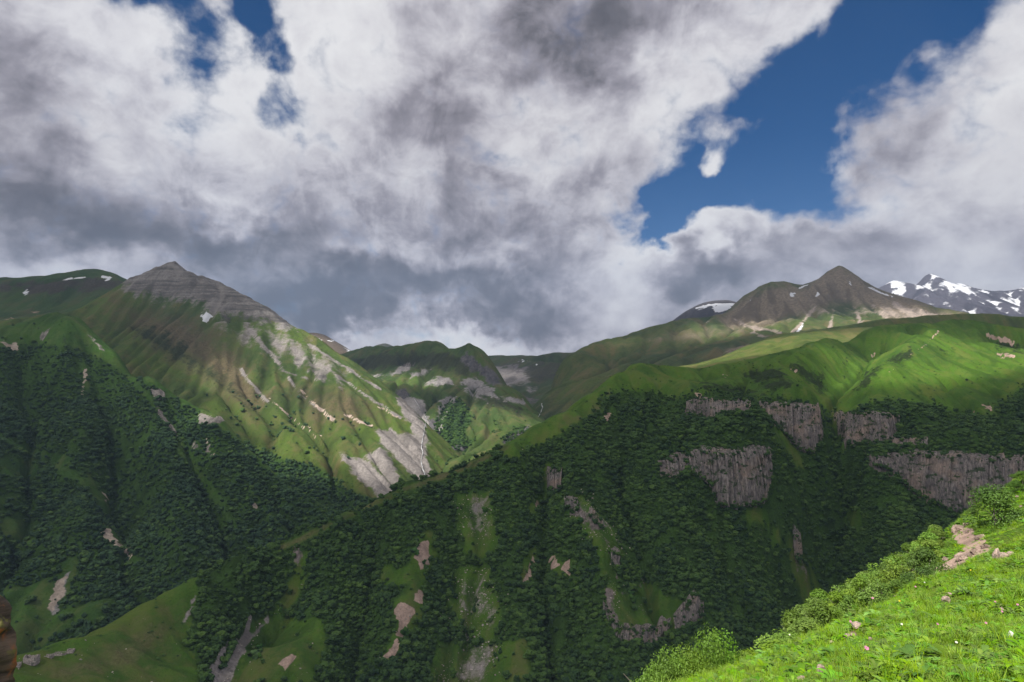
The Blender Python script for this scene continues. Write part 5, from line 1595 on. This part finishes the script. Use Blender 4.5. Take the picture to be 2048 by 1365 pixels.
brush('spur_shrubs', spur, bare(spur) * (0.05 + 0.55 * clump(spur, 45.0, 11.0, 0.0, 0.4) + 0.8 * sstep(spur.masks['shrub'], 0.25, 0.6) * clump(spur, 18.0, 15.0, -0.1, 0.2)) * (spur.v < 1330), 6.0, 81, 0.6, 2.6)
brush('slope_shrubs', lw, bare(lw) * (0.10 + 0.7 * clump(lw, 40.0, 11.0, -0.1, 0.3)), 8.0, 82, 0.8, 3.2)
brush('mountain_shrubs', lm, bare(lm) * (0.04 + 0.6 * clump(lm, 70.0, 11.0, 0.0, 0.4)) * sstep(lm.v, 600, 760), 9.0, 83, 0.8, 3.4)
brush('valley_shrubs', wv, bare(wv) * (0.06 + 0.7 * clump(wv, 70.0, 11.0, 0.0, 0.35)) * sstep(wv.v, 740, 800), 10.0, 84, 1.0, 4.0)

nface = sum(len(x) for x in CLIFF_V)
P = np.concatenate(CLIFF_V + CLIFF_E)
n = len(P)
s = np.where(np.arange(n) < nface, 0.9 + 2.6 * RNG.random(n) ** 2, 1.6 + 3.8 * RNG.random(n) ** 1.8)
P = P - np.array([0, 0, 1.0]) * (s * 0.35)[:, None]
instancer('cliff_shrubs', FAR_COL, P, np.stack([s * 1.2, s * 1.2, s], 1), np.stack([RNG.normal(0, 0.1, n), RNG.normal(0, 0.1, n), RNG.uniform(0, 6.28, n)], 1), RNG.integers(0, 5, n), RNG.random(n))
print('cliff shrubs', n)

# ------------------------------------------------------------------ the ground in front: near meadow and the rib beyond its gully
NM_CREST = [(1150, 1500, 7.6), (1240, 1432, 8.2), (1300, 1400, 8.8), (1370, 1376, 9.5), (1450, 1352, 10.5), (1520, 1324, 11.2), (1600, 1288, 12.0), (1700, 1243, 13.5), (1830, 1176, 16.0), (1940, 1128, 18.0), (2048, 1089, 20.0), (2200, 1020, 23.0), (2400, 950, 26.0)]
NM_FACE = [(2048, 1365, 6.0), (1800, 1365, 6.8), (1600, 1365, 7.6), (1450, 1415, 8.0), (2048, 1250, 9.0), (1900, 1250, 9.8), (1750, 1300, 8.9), (2200, 1365, 5.6), (2200, 1200, 9.5), (2400, 1200, 8.5), (2400, 1400, 4.6), (1900, 1500, 4.8), (1500, 1560, 5.2), (1300, 1640, 5.0), (2048, 1150, 13.5), (1900, 1180, 13.0), (1700, 1270, 10.8), (2048, 1112, 16.5), (1830, 1196, 14.0), (1600, 1312, 10.6), (2200, 1065, 18.5), (1940, 1148, 15.2), (1450, 1372, 9.6), (1720, 1248, 12.6)]
nm = make_mass('near_meadow', NM_CREST, NM_FACE, 0.16, back=(5.0, 2.7), rough=0.09, rough_len=1.4, ero=0.0, reach=9.0, extra=[(0.3, 1.0, -1.75), (-1.5, 1.5, -2.4), (2.5, 1.0, -1.2), (0, 6, -3.9), (-2.5, 4, -3.6), (0.6, 8.5, -5.2), (8, 3, -1.0)], lam=1e-9, seed=41, sinkk=0.4, bounds=(-6.0, 27.0, 1.0, 34.0))
nm.masks['scar'] = polys(nm, [[(1690, 1258), (1722, 1252), (1720, 1272), (1690, 1280)], [(1885, 1195), (1905, 1190), (1900, 1210), (1886, 1212)], [(1990, 1112), (2030, 1108), (2025, 1122), (1992, 1124)], [(1815, 1235), (1830, 1232), (1825, 1242)], [(1740, 1238), (1752, 1238), (1746, 1246)], [(1990, 1210), (2010, 1205), (2008, 1222), (1995, 1225)], [(1540, 1330), (1600, 1325), (1580, 1350)]], 7) * 0.9
M_NM = terrain_material('near_meadow_ground', k=0.006, grass=((0.070, 0.125, 0.010), (0.095, 0.160, 0.012), (0.12, 0.17, 0.020)), scar=(0.16, 0.11, 0.08), use=('scar',))
build_mass(nm, M_NM, 'meadow_terrain')

NR_CREST = [(1430, 1400, 46), (1500, 1350, 50), (1580, 1302, 56), (1650, 1248, 62), (1720, 1208, 68), (1790, 1166, 75), (1850, 1118, 82), (1890, 1066, 90), (1920, 1040, 94), (1960, 1010, 98), (2010, 980, 102), (2048, 957, 106), (2150, 900, 114), (2300, 820, 122)]
NR_FACE = [(1750, 1262, 40), (1850, 1204, 45), (1950, 1145, 50), (2048, 1090, 54), (2200, 1005, 60), (1990, 1062, 74), (1935, 1108, 64), (2048, 1015, 84), (1650, 1330, 37), (1550, 1390, 34), (2300, 930, 65), (2300, 870, 100), (1800, 1260, 36), (2048, 1110, 40), (1700, 1265, 52), (1820, 1180, 62), (1450, 1540, 30), (1580, 1460, 30), (1720, 1380, 30), (1850, 1310, 30), (2000, 1230, 30), (2150, 1140, 32), (2300, 1050, 34), (2048, 985, 96), (1960, 1036, 88), (1890, 1086, 83), (1850, 1135, 76), (2150, 935, 104)]
nr = make_mass('near_rib', NR_CREST, NR_FACE, 0.7, back=(24.0, 13.0), rough=0.5, rough_len=9.0, ero=0.5, reach=34.0, lam=1e-9, seed=43, sinkk=0.35, bounds=(4.0, 130.0, 29.0, 170.0))
nr.masks['scar'] = union(polys(nr, [[(1842, 1165), (1880, 1135), (1895, 1120), (1930, 1098), (1975, 1090), (1985, 1102), (1940, 1130), (1890, 1155), (1850, 1175)], [(1905, 1075), (1920, 1055), (1945, 1055), (1955, 1075), (1975, 1080), (1970, 1095), (1930, 1100)]], 6))
nr.masks['dry'] = poly_mask(nr.uw, nr.vw, [(1880, 1070), (1980, 1060), (2060, 1060), (2060, 1110), (1960, 1120)], 20) * 0.4
M_NR = terrain_material('near_rib_ground', k=0.03, grass=((0.060, 0.125, 0.012), (0.085, 0.160, 0.014), (0.11, 0.165, 0.024)), scar=(0.34, 0.245, 0.20), dry=(0.13, 0.14, 0.03), use=('scar', 'dry'))
build_mass(nr, M_NR, 'rib_terrain')

# grass, herbs
M_GRASS = simple_mat('grass_blades', (0.135, 0.255, 0.008), (0.225, 0.360, 0.016), 2.5, inst=1.0, trans=0.35, rough=0.6, spec=0.2)
M_HERB = simple_mat('herb_leaves', (0.090, 0.205, 0.010), (0.165, 0.310, 0.016), 6.0, inst=1.0, trans=0.3, rough=0.6, spec=0.25)


def tuft_mesh(name, seed, n, rad, hmin, hmax, wid, lean=0.45):
    rng = np.random.default_rng(seed)
    V, Q = [], []
    for k in range(n):
        a, rr = rng.uniform(0, 6.28), rad * math.sqrt(rng.random())
        p = np.array([rr * math.cos(a), rr * math.sin(a), -0.02])
        h = rng.uniform(hmin, hmax)
        la = a + rng.normal(0, 0.9)
        out = np.array([math.cos(la), math.sin(la), 0])
        side = np.array([-math.sin(la + rng.normal(0, 0.6)), math.cos(la), 0])
        ln = lean * rng.uniform(0.3, 1.4)
        i = len(V)
        for f in (0.0, 0.4, 0.75, 1.0):
            c = p + np.array([0, 0, h * f * (1 - 0.25 * ln * f)]) + out * h * ln * f * f
            w = wid * (1 - f ** 1.5 * 0.92)
            V += [c - side * w, c + side * w]
        for s in range(3):
            b = i + 2 * s
            Q.append((b, b + 1, b + 3, b + 2))
    return mesh_from(name, np.array(V), np.array(Q), 4)


def herb_mesh(name, seed, n, ln, wid):
    """a leafy herb: arching oval leaves from one foot"""
    rng = np.random.default_rng(seed)
    V, Q = [], []
    for k in range(n):
        a = 2.4 * k + rng.normal(0, 0.3)
        out, side = np.array([math.cos(a), math.sin(a), 0]), np.array([-math.sin(a), math.cos(a), 0])
        L_ = ln * rng.uniform(0.6, 1.1)
        up = rng.uniform(0.4, 1.3)
        i = len(V)
        for f, w in ((0, 0.08), (0.25, 0.7), (0.55, 1.0), (0.8, 0.7), (1.0, 0.05)):
            c = out * L_ * f + np.array([0, 0, L_ * (up * f - 0.75 * up * f * f)])
            ww = wid * w
            V += [c - side * ww + np.array([0, 0, 0.25 * ww]), c + side * ww + np.array([0, 0, 0.25 * ww])]
        for s in range(4):
            b = i + 2 * s
            Q.append((b, b + 1, b + 3, b + 2))
    return mesh_from(name, np.array(V), np.array(Q), 4)


GRASS_COL = bpy.data.collections.new('grass_kinds')
for k in range(5):
    me = tuft_mesh('tuft_%d' % k, 80 + k, 40, 0.09, 0.04, 0.10 + 0.015 * k, 0.0032, 0.7)
    me.materials.append(M_GRASS)
    GRASS_COL.objects.link(bpy.data.objects.new('kind_a%d' % k, me))
for k in range(4):
    me = herb_mesh('herb_%d' % k, 90 + k, 9 + 2 * k, 0.065 + 0.018 * k, 0.012 + 0.003 * k)
    me.materials.append(M_HERB)
    GRASS_COL.objects.link(bpy.data.objects.new('kind_b%d' % k, me))
gd = np.ones(len(nm.u)) * (1 - 0.9 * sstep(nm.masks['scar'], 0.45, 0.75))
P, pu, pv = scatter(nm, gd, 0.08, 51, vmax=1700, umax=2500)
ok = (pu > 1100) & (pu < 2480)
P, pu, pv = P[ok], pu[ok], pv[ok]
n = len(P)
cl = fbm(P[:, 0] / 0.9, P[:, 1] / 0.9, 3, 0.55)
cl2 = fbm(P[:, 0] / 0.45 + 30, P[:, 1] / 0.45, 2, 0.55)
herb = (cl2 > -0.10 + 0.3 * RNG.random(n)) | (RNG.random(n) < 0.25)
pick = np.where(herb, RNG.integers(5, 9, n), RNG.integers(0, 5, n))
s = np.clip(0.95 + 0.9 * cl, 0.45, 1.9) * RNG.uniform(0.75, 1.3, n) * np.where(herb, 1.0, 1.0)
tall = (fbm(P[:, 0] / 0.6 + 77, P[:, 1] / 0.6, 3, 0.6) > 0.34) & (RNG.random(n) < 0.5)
s = np.where(tall, s * 1.7, s)
rot = np.stack([RNG.normal(0, 0.12, n), RNG.normal(0, 0.12, n), RNG.uniform(0, 6.28, n)], 1)
instancer('grass', GRASS_COL, P, np.stack([s, s, s], 1), rot, pick)
print('grass', n)
# coarser sward on the rib beyond
P, pu, pv = scatter(nr, 1 - 0.9 * sstep(nr.masks['scar'], 0.4, 0.7), 0.42, 53, vmax=1400)
n = len(P)
s = RNG.uniform(1.6, 3.4, n) * (0.8 + 0.6 * fbm(P[:, 0] / 5, P[:, 1] / 5, 3, 0.5))
rot = np.stack([RNG.normal(0, 0.12, n), RNG.normal(0, 0.12, n), RNG.uniform(0, 6.28, n)], 1)
instancer('rib_grass', GRASS_COL, P, np.stack([s * 1.5, s * 1.5, s * 0.8], 1), rot, RNG.integers(0, 9, n))
print('rib grass', n)

# ------------------------------------------------------------------ leafy trees and bushes of the rib
M_LEAF_A = simple_mat('leaves_bright', (0.110, 0.215, 0.018), (0.175, 0.295, 0.030), 1.5, inst=0.5, trans=0.35, rough=0.55, spec=0.25)
M_LEAF_B = simple_mat('leaves_mid', (0.110, 0.195, 0.024), (0.190, 0.290, 0.040), 1.5, inst=0.6, trans=0.3, rough=0.55, spec=0.25)


def leaf_crown(name, seed, nleaf, leaf, h=1.0, w=0.5, base=0.12, lobes=14, spiky=0.0):
    """a crown of single leaves set in clumps through its volume; unit height"""
    rng = np.random.default_rng(seed)
    C = []
    for k in range(lobes):
        f = rng.uniform(0, 1)
        a = rng.uniform(0, 6.28)
        prof = (math.sin(math.pi * min(1, 0.18 + 0.80 * f)) ** 0.8) * (1 - spiky * f)
        rr = w * prof * rng.uniform(0.25, 0.9)
        C.append((rr * math.cos(a), rr * math.sin(a), base + (1 - base) * f * 0.88, w * rng.uniform(0.24, 0.46)))
    C = np.array(C)
    k = rng.integers(0, lobes, nleaf)
    d = rng.normal(size=(nleaf, 3))
    d /= np.linalg.norm(d, axis=1)[:, None]
    rad = rng.uniform(0.35, 1.08, nleaf) ** 0.6
    Pc = C[k, :3] + d * (C[k, 3] * rad)[:, None] * np.array([1, 1, 0.8])
    nrm = d + rng.normal(0, 0.55, (nleaf, 3)) + np.array([0, 0, 0.5])
    nrm /= np.linalg.norm(nrm, axis=1)[:, None]
    a = np.cross(nrm, rng.normal(size=(nleaf, 3)))
    a /= np.linalg.norm(a, axis=1)[:, None]
    b = np.cross(nrm, a)
    sz = leaf * rng.uniform(0.6, 1.3, nleaf)[:, None]
    V = np.stack([Pc - a * sz, Pc - b * sz * 0.55, Pc + a * sz, Pc + b * sz * 0.55], 1).reshape(-1, 3) * np.array([1, 1, h])
    return mesh_from(name, V, np.arange(nleaf * 4).reshape(-1, 4), 4, smooth=False)


M_LEAF_C = simple_mat('leaves_dark', (0.050, 0.105, 0.016), (0.095, 0.172, 0.028), 1.5, inst=0.4, trans=0.25, rough=0.55, spec=0.25)
CR_MID = []
for k in range(4):
    me = leaf_crown('crown', 100 + k, 2600, 0.030, 1.0, 0.46 + 0.04 * k, 0.10, 15)
    me.materials.append(M_LEAF_B)
    CR_MID.append(me)
CR_BRT = []
for k in range(3):
    me = leaf_crown('crown', 110 + k, 7600, 0.016, 1.0, 0.46 + 0.05 * k, 0.14, 26, spiky=0.28)
    me.materials.append(M_LEAF_A)
    CR_BRT.append(me)
me = leaf_crown('crown', 120, 7000, 0.020, 1.0, 0.58, 0.04, 24)
me.materials.append(M_LEAF_C)
CR_BUSH = [me]
me = leaf_crown('crown', 121, 5000, 0.022, 1.0, 0.54, 0.04, 20)
me.materials.append(M_LEAF_C)
CR_BUSH.append(me)
NT_TRUNK = [trunk_mesh('trunk', 1.0, 0.026, 200 + k, 6) for k in range(3)]
for me in NT_TRUNK:
    me.materials.append(M_BARK)


def tree_at(p, h, w, crown, label, group=None, name='birch_tree', cat='tree'):
    e = empty(name, p, random.uniform(0, 6.28))
    tag(e, label, cat, group)
    c = obj('crown', crown, parent=e)
    c.scale = (w, w, h)
    t_ = obj('trunk', random.choice(NT_TRUNK), parent=e)
    t_.scale = (h, h, h * 0.95)
    return e


# the wood on the far side of the gully: rows from its skyline down towards the meadow
wood_poly = [(1540, 1318), (1600, 1250), (1640, 1215), (1700, 1190), (1770, 1150), (1830, 1112), (1872, 1082), (1885, 1092), (1862, 1125), (1830, 1160), (1800, 1195), (1760, 1225), (1690, 1262), (1620, 1300)]
dens = sstep(poly_mask(nr.u, nr.v, wood_poly, 14), 0.3, 0.7)
P, pu, pv = scatter(nr, dens, 1.9, 57, vmax=1400)
sel = np.argsort(pu)
count = {}
ROWS = [(1600, 'at the low left end of the sunlit wood'), (1680, 'in the left half of the sunlit wood'), (1760, 'in the middle of the sunlit wood'), (1830, 'in the upper half of the sunlit wood'), (2000, 'at the top end of the sunlit wood by the grass')]
for j in sel:
    place = next(b for a, b in ROWS if pu[j] < a)
    count[place] = count.get(place, 0) + 1
    hgt = random.uniform(1.7, 3.3)
    wdt = hgt * random.uniform(0.95, 1.35)
    tree_at(P[j] - np.array([0, 0, 0.15]), hgt, wdt, random.choice(CR_MID), 'leafy tree ' + place + ', ' + ORD[min(27, count[place] - 1)] + ' from left', 'trees of the sunlit wood beyond the meadow', 'broadleaf_sapling')
print('wood trees', len(P))


def on(m, u_, v_):
    h_ = hit(m, u_, v_, step=m.cell * 0.25)
    return h_


tree_at(on(nr, 1993, 1050) - np.array([0, 0, 0.9]), 5.2, 6.4, CR_BUSH[0], 'large round dark green bush standing alone on the sunlit grass rib', None, 'bush', 'bush')
tree_at(on(nr, 1858, 1170) - np.array([0, 0, 0.5]), 3.3, 3.6, CR_BUSH[1], 'rounded dark bush beside the pink eroded bank', None, 'bush', 'bush')
for (a, b, hh, ww, lb) in ((2034, 985, 1.5, 2.6, 'low bush on the skyline of the grass rib above the lone bush'), (2046, 972, 2.0, 3.0, 'bush at the frame edge on the grass rib skyline'), (1945, 1030, 0.9, 1.6, 'tiny bush on the skyline left of the lone bush'), (1842, 1190, 2.0, 3.0, 'low grey green shrub at the meadow edge below the rounded bush'), (1815, 1205, 2.0, 3.2, 'low spreading shrub between meadow edge and sunlit wood')):
    p = on(nr, a, b)
    if p is not None:
        tree_at(p, hh, ww, CR_BUSH[1], lb, None, 'shrub', 'shrub')
# birches just below the meadow edge, only their crowns show
for (a, top, Y, hh, lb) in ((1318, 1325, 19, 4.6, 'bright green birch crown at the left end of the meadow edge'), (1352, 1312, 20, 5.0, 'bright young birch second from the left below the meadow edge'), (1385, 1308, 21, 5.2, 'bright birch crown left of the tallest one below the meadow'),
                            (1415, 1284, 21, 5.6, 'tallest bright birch crown below the meadow edge'), (1447, 1296, 22, 5.6, 'bright birch crown right of the tallest one below the meadow'), (1470, 1322, 23, 5.2, 'small bright birch at the right end of the clump'),
                            (1300, 1350, 18, 4.2, 'lowest bright birch tip at the bottom of the frame'), (1400, 1320, 18, 4.6, 'short bright birch in front of the tallest one')):
    p = pt(a, top - 26, Y)
    hh = float(np.clip(p[2] - height(nm, p[0], p[1]), 3.0, 8.0))
    tree_at(p - np.array([0, 0, hh]), hh, hh * 0.62, random.choice(CR_BRT), lb, 'birches below the meadow edge')
for (a, top, Y, hh, ww, lb) in ((1520, 1302, 34, 3.0, 4.0, 'grey green shrub just above the meadow edge at its middle'), (1555, 1285, 38, 3.4, 4.2, 'soft green shrub by the meadow edge left of the wood'), (1580, 1268, 42, 3.6, 3.8, 'soft green shrub joining the wood at its low end'), (1612, 1240, 48, 4.0, 3.6, 'pale green shrub beside the narrow rocky slip')):
    p = pt(a, top, Y)
    hh = float(np.clip(p[2] - height(nr, p[0], p[1]), 2.2, 6.0))
    tree_at(p - np.array([0, 0, hh]), hh, ww, random.choice(CR_MID), lb, None, 'shrub', 'shrub')


# ------------------------------------------------------------------ stones and outcrops
M_ROCK = simple_mat('pale_rock', (0.26, 0.19, 0.155), (0.48, 0.37, 0.31), 5.0, bump=0.9, bdist=0.03, c3=(0.20, 0.17, 0.15))
M_ROCK_BIG = simple_mat('pink_rock', (0.16, 0.115, 0.095), (0.36, 0.275, 0.23), 1.1, bump=0.9, bdist=0.15, c3=(0.16, 0.12, 0.10))


def rock_mesh(name, seed, sub=3, flat=0.7, jag=0.28):
    rng = np.random.default_rng(seed)
    bm = bmesh.new()
    bmesh.ops.create_icosphere(bm, subdivisions=sub, radius=1.0)
    planes = [(lambda d: d / np.linalg.norm(d))(rng.normal(size=3)) for _ in range(9)]
    offs = rng.uniform(0.55, 0.85, 9)
    for vtx in bm.verts:
        d = np.array(vtx.co)
        d /= np.linalg.norm(d)
        r = 1.0
        for nn, o_ in zip(planes, offs):
            c = d @ nn
            if c > 0.05:
                r = min(r, o_ / c)
        r *= 1 + jag * 0.3 * rng.normal() * 0.5
        vtx.co = (d[0] * r, d[1] * r, d[2] * r * flat)
    me = bpy.data.meshes.new(name)
    bm.to_mesh(me)
    bm.free()
    return me


ROCKS = [rock_mesh('stone', 300 + k, 3, 0.55 + 0.12 * k) for k in range(5)]
for me in ROCKS:
    me.materials.append(M_ROCK)
STONES = [(1640, 1354, 17, 4, 'pale upright stone at the lower edge of the meadow'), (1602, 1364, 13, 1, 'flat pale stone cut by the frame bottom, left of the upright one'), (1694, 1280, 13, 0, 'pale stone at the lower left of the bare patch'), (1707, 1276, 10, 2, 'small stone touching the bare patch from below'),
          (1713, 1261, 17, 1, 'brown slab lying in the bare patch of the meadow'), (1741, 1283, 8, 3, 'small stone in grass just right of the bare patch'), (1659, 1268, 8, 2, 'small stone near the meadow edge left of the bare patch'), (1893, 1208, 14, 3, 'larger pale stone of the pair in mid meadow'),
          (1899, 1196, 11, 1, 'smaller brown stone behind the pale one in mid meadow'), (1994, 1120, 14, 4, 'pointed stone at the meadow skyline under the rib'), (2009, 1120, 15, 2, 'blocky stone at the meadow skyline, middle of three'), (2022, 1114, 12, 0, 'flat stone at the meadow skyline nearest the frame edge'),
          (2003, 1225, 8, 1, 'small brown stone in the meadow at right'), (1688, 1325, 9, 0, 'small tan stone half sunk in the lower meadow'), (2023, 1277, 9, 4, 'small white stone in the grass near the right edge'), (1664, 1290, 7, 3, 'dark small stone below the meadow edge')]
M_WHITE = simple_mat('white_stone', (0.55, 0.54, 0.52), (0.75, 0.74, 0.72), 6.0, bump=0.5, bdist=0.01)
for (a, b, s, k, lb) in STONES:
    p = on(nm, a, b)
    if p is None:
        continue
    r_ = s * 0.62 * p[1] / F
    o_ = obj('stone', ROCKS[k] if 'white' not in lb else ROCKS[k].copy(), loc=p + np.array([0, 0, r_ * 0.75]))
    if 'white' in lb:
        o_.data.materials.clear()
        o_.data.materials.append(M_WHITE)
    o_.scale = (r_, r_, r_ * (1.9 if k == 4 else 1.1))
    o_.rotation_euler = (random.uniform(-0.2, 0.2), random.uniform(-0.2, 0.2), random.uniform(0, 6))
    tag(o_, lb, 'stone', 'stones in the near meadow')
BIG = [rock_mesh('outcrop', 320 + k, 4, 0.6 + 0.1 * k, 0.5) for k in range(4)]
for me in BIG:
    me.materials.append(M_ROCK_BIG)
OUT = [(1917, 1062, 26, 3, 'dark knobbly outcrop at the rib skyline below the lone bush'), (1935, 1052, 16, 1, 'small outcrop right of the knobbly one under the lone bush'), (1962, 1078, 22, 2, 'overhanging brown outcrop above the eroded pink bank'), (1972, 1096, 20, 0, 'dark rock at the top right of the eroded bank'),
       (1930, 1118, 34, 1, 'broad pink rock in the middle of the eroded bank'), (1905, 1138, 26, 0, 'pink rock at the lower part of the eroded bank'), (1872, 1142, 22, 2, 'pale rock left in the eroded bank by the rounded bush'), (1893, 1122, 14, 3, 'small rock at the upper left of the eroded bank'), (1950, 1108, 22, 3, 'angular pink rock right of centre in the eroded bank'),
       (2035, 995, 7, 1, 'small brown stone on the grass rib near the frame edge'), (2042, 1014, 6, 2, 'pale pebble stone on the grass rib below the brown one'), (1834, 1150, 16, 3, 'narrow upright pale rock left of the rounded bush'), (1793, 1194, 10, 1, 'pale rock patch between wood and meadow edge'), (1614, 1262, 14, 0, 'pale rock on the narrow slip left of the wood')]
for (a, b, s, k, lb) in OUT:
    p = on(nr, a, b)
    if p is None:
        continue
    r_ = s * 0.52 * p[1] / F
    o_ = obj('outcrop', BIG[k], loc=p + np.array([0, 0, r_ * 0.15]))
    o_.scale = (r_, r_, r_ * (1.8 if 'upright' in lb else 0.85))
    o_.rotation_euler = (random.uniform(-0.3, 0.3), random.uniform(-0.3, 0.3), random.uniform(0, 6))
    tag(o_, lb, 'rock', 'rocks of the grass rib')

# ------------------------------------------------------------------ flowers
def petal_mat(name, c):
    return simple_mat(name, tuple(x * 0.8 for x in c), c, 30.0, trans=0.3, rough=0.6)


FLW = {'pink': petal_mat('pink_petals', (0.66, 0.26, 0.46)), 'white': petal_mat('white_petals', (0.80, 0.80, 0.72)), 'yellow': petal_mat('yellow_petals', (0.75, 0.58, 0.05))}


def blossom_mesh(seed, r):
    rng = np.random.default_rng(seed)
    V, Q = [], []
    for k in range(9):
        a = k * 6.283 / 9 + rng.normal(0, 0.1)
        out, side = np.array([math.cos(a), math.sin(a), 0]), np.array([-math.sin(a), math.cos(a), 0])
        i = len(V)
        for f, w, z in ((0.1, 0.08, 0), (0.6, 0.28, 0.25), (1.0, 0.12, 0.12)):
            c = out * r * f + np.array([0, 0, r * z])
            V += [c - side * r * w, c + side * r * w]
        Q += [(i, i + 1, i + 3, i + 2), (i + 2, i + 3, i + 5, i + 4)]
    return mesh_from('blossom', np.array(V), np.array(Q), 4)


stem_me = mesh_from('stem', np.array([(0.003 * math.cos(a), 0.003 * math.sin(a), z) for z in (-0.03, 0.12, 0.24) for a in (0, 2.09, 4.19)]), np.array([(s * 3 + k, s * 3 + (k + 1) % 3, s * 3 + 3 + (k + 1) % 3, s * 3 + 3 + k) for s in range(2) for k in range(3)]), 4)
stem_me.materials.append(M_GRASS)
FLOWERS = [(1735, 1345, 'pink', 0.040, 'largest pink flower low in the middle of the meadow'), (1746, 1222, 'pink', 0.036, 'pink flower on the meadow skyline, left of two'), (1758, 1214, 'pink', 0.036, 'pink flower on the meadow skyline, right of two'), (1702, 1276, 'pink', 0.030, 'pink flower growing at the bare patch'), (2037, 1246, 'pink', 0.024, 'small pink flower near the right frame edge above the white stone'),
           (1974, 1290, 'pink', 0.022, 'tiny pink flower in the right meadow'), (2006, 1262, 'pink', 0.022, 'tiny pink flower left of the white stone'), (1877, 1290, 'pink', 0.022, 'tiny pink flower in the middle of the meadow'), (1992, 1240, 'pink', 0.022, 'tiny pink flower upper right in the meadow'),
           (1832, 1200, 'pink', 0.026, 'pink flower on the upper meadow edge below the wood'), (1805, 1288, 'white', 0.022, 'white flower in the centre of the meadow'), (1580, 1300, 'white', 0.022, 'white flower near the left meadow edge'), (1850, 1190, 'white', 0.024, 'white flower at the skyline of the upper meadow'), (1942, 1165, 'yellow', 0.024, 'yellow flower high in the right meadow'),
           (1800, 1232, 'yellow', 0.026, 'yellow flower near the skyline in the upper middle meadow'), (1915, 1335, 'white', 0.020, 'white flower low in the right meadow'), (1660, 1255, 'white', 0.022, 'white flower on the skyline left of the bare patch')]
for i, (a, b, c, r_, lb) in enumerate(FLOWERS):
    p = on(nm, a, b)
    if p is None:
        continue
    e = empty('wild_flower', p, i * 1.3)
    tag(e, lb, 'flower', 'wild flowers of the near meadow')
    obj('stem', stem_me, parent=e)
    bl_ = obj('blossom', blossom_mesh(400 + i, r_ * 0.62), FLW[c], parent=e, loc=(0, 0, 0.235))
    bl_.rotation_euler = (0.7, random.uniform(-0.4, 0.4), -i * 1.3)

# ------------------------------------------------------------------ lichened rock at the left edge, close to the camera
mat = bpy.data.materials.new('lichen_rock')
mat.use_nodes = True
t = NT(mat.node_tree)
t.n.clear()
out = t.new('ShaderNodeOutputMaterial')
bs = t.new('ShaderNodeBsdfPrincipled')
t.l.new(bs.outputs[0], out.inputs[0])
co = t.new('ShaderNodeTexCoord').outputs['Object']
lay = t.noise(t.vmath('MULTIPLY', co, (4, 4, 26)), 1.0, 6, 0.65)
pa = t.noise(co, 7.0, 6, 0.6)
pb = t.noise(t.vmath('ADD', co, (5, 3, 1)), 9.0, 6, 0.62)
col = t.mix(t.smooth(lay, 0.35, 0.65), (0.05, 0.037, 0.03), (0.17, 0.12, 0.09))
col = t.mix(t.smooth(pa, 0.50, 0.62), col, (0.36, 0.115, 0.035))
col = t.mix(t.smooth(pb, 0.54, 0.64), col, (0.20, 0.19, 0.045))
col = t.mix(t.smooth(pb, 0.36, 0.26), col, (0.035, 0.030, 0.022))
t.put(bs.inputs['Base Color'], col)
bs.inputs['Roughness'].default_value = 0.9
t.put(bs.inputs['Normal'], t.bump(lay, 0.9, 0.03, t.bump(pa, 0.6, 0.02)))
V, Q = [], []
nz_, na_ = 90, 56
p0 = pt(-52, 1365, 3.0)
ztop = pt(0, 1196, 3.0)[2] + 0.10
for i in range(nz_):
    f = i / (nz_ - 1)
    z = -2.6 + (ztop + 2.6) * f
    for k in range(na_):
        a = 2 * math.pi * k / na_
        r_ = 0.205 - 0.09 * f + 0.035 * perlin(np.array([math.cos(a) * 1.6 + 3]), np.array([math.sin(a) * 1.6 + z * 2.2]))[0]
        ledge = perlin(np.array([z * 9.0 + 0.6 * math.cos(a)]), np.array([math.sin(a) * 1.4]))[0]
        r_ += 0.022 * np.sign(ledge) * min(1, abs(ledge) * 4) + 0.012 * perlin(np.array([a * 4.0]), np.array([z * 22.0]))[0]
        r_ *= min(1.0, math.sqrt(max(0.02, (1 - f) * 9.0))) if f > 0.88 else 1.0
        V.append((p0[0] + r_ * math.cos(a) - 0.02 * f, p0[1] + r_ * math.sin(a), z))
for i in range(nz_ - 1):
    for k in range(na_):
        k2 = (k + 1) % na_
        Q.append((i * na_ + k, i * na_ + k2, (i + 1) * na_ + k2, (i + 1) * na_ + k))
lr = obj('lichen_rock', mesh_from('lichen_rock', np.array(V), np.array(Q), 4), mat)
tag(lr, 'rock pillar with orange and yellow lichen at the bottom left frame edge', 'rock')

# ------------------------------------------------------------------ the air between
hz = bpy.data.meshes.new('haze')
bm = bmesh.new()
bmesh.ops.create_cube(bm, size=1.0)
for vtx in bm.verts:
    vtx.co = (vtx.co.x * 28000.0, 2000.0 + (vtx.co.y + 0.5) * 14000.0 - 5000.0, -800.0 + (vtx.co.z + 0.5) * 2700.0)
bm.to_mesh(hz)
bm.free()
hm = bpy.data.materials.new('air')
hm.use_nodes = True
t = NT(hm.node_tree)
t.n.clear()
out = t.new('ShaderNodeOutputMaterial')
pv_ = t.new('ShaderNodeVolumePrincipled')
pv_.inputs['Color'].default_value = (0.50, 0.69, 1.0, 1)
pv_.inputs['Density'].default_value = 4.6e-5
pv_.inputs['Anisotropy'].default_value = 0.2
t.l.new(pv_.outputs[0], out.inputs['Volume'])
hz.materials.append(hm)
ho = bpy.data.objects.new('haze', hz)
ho['kind'] = 'stuff'
COL.objects.link(ho)
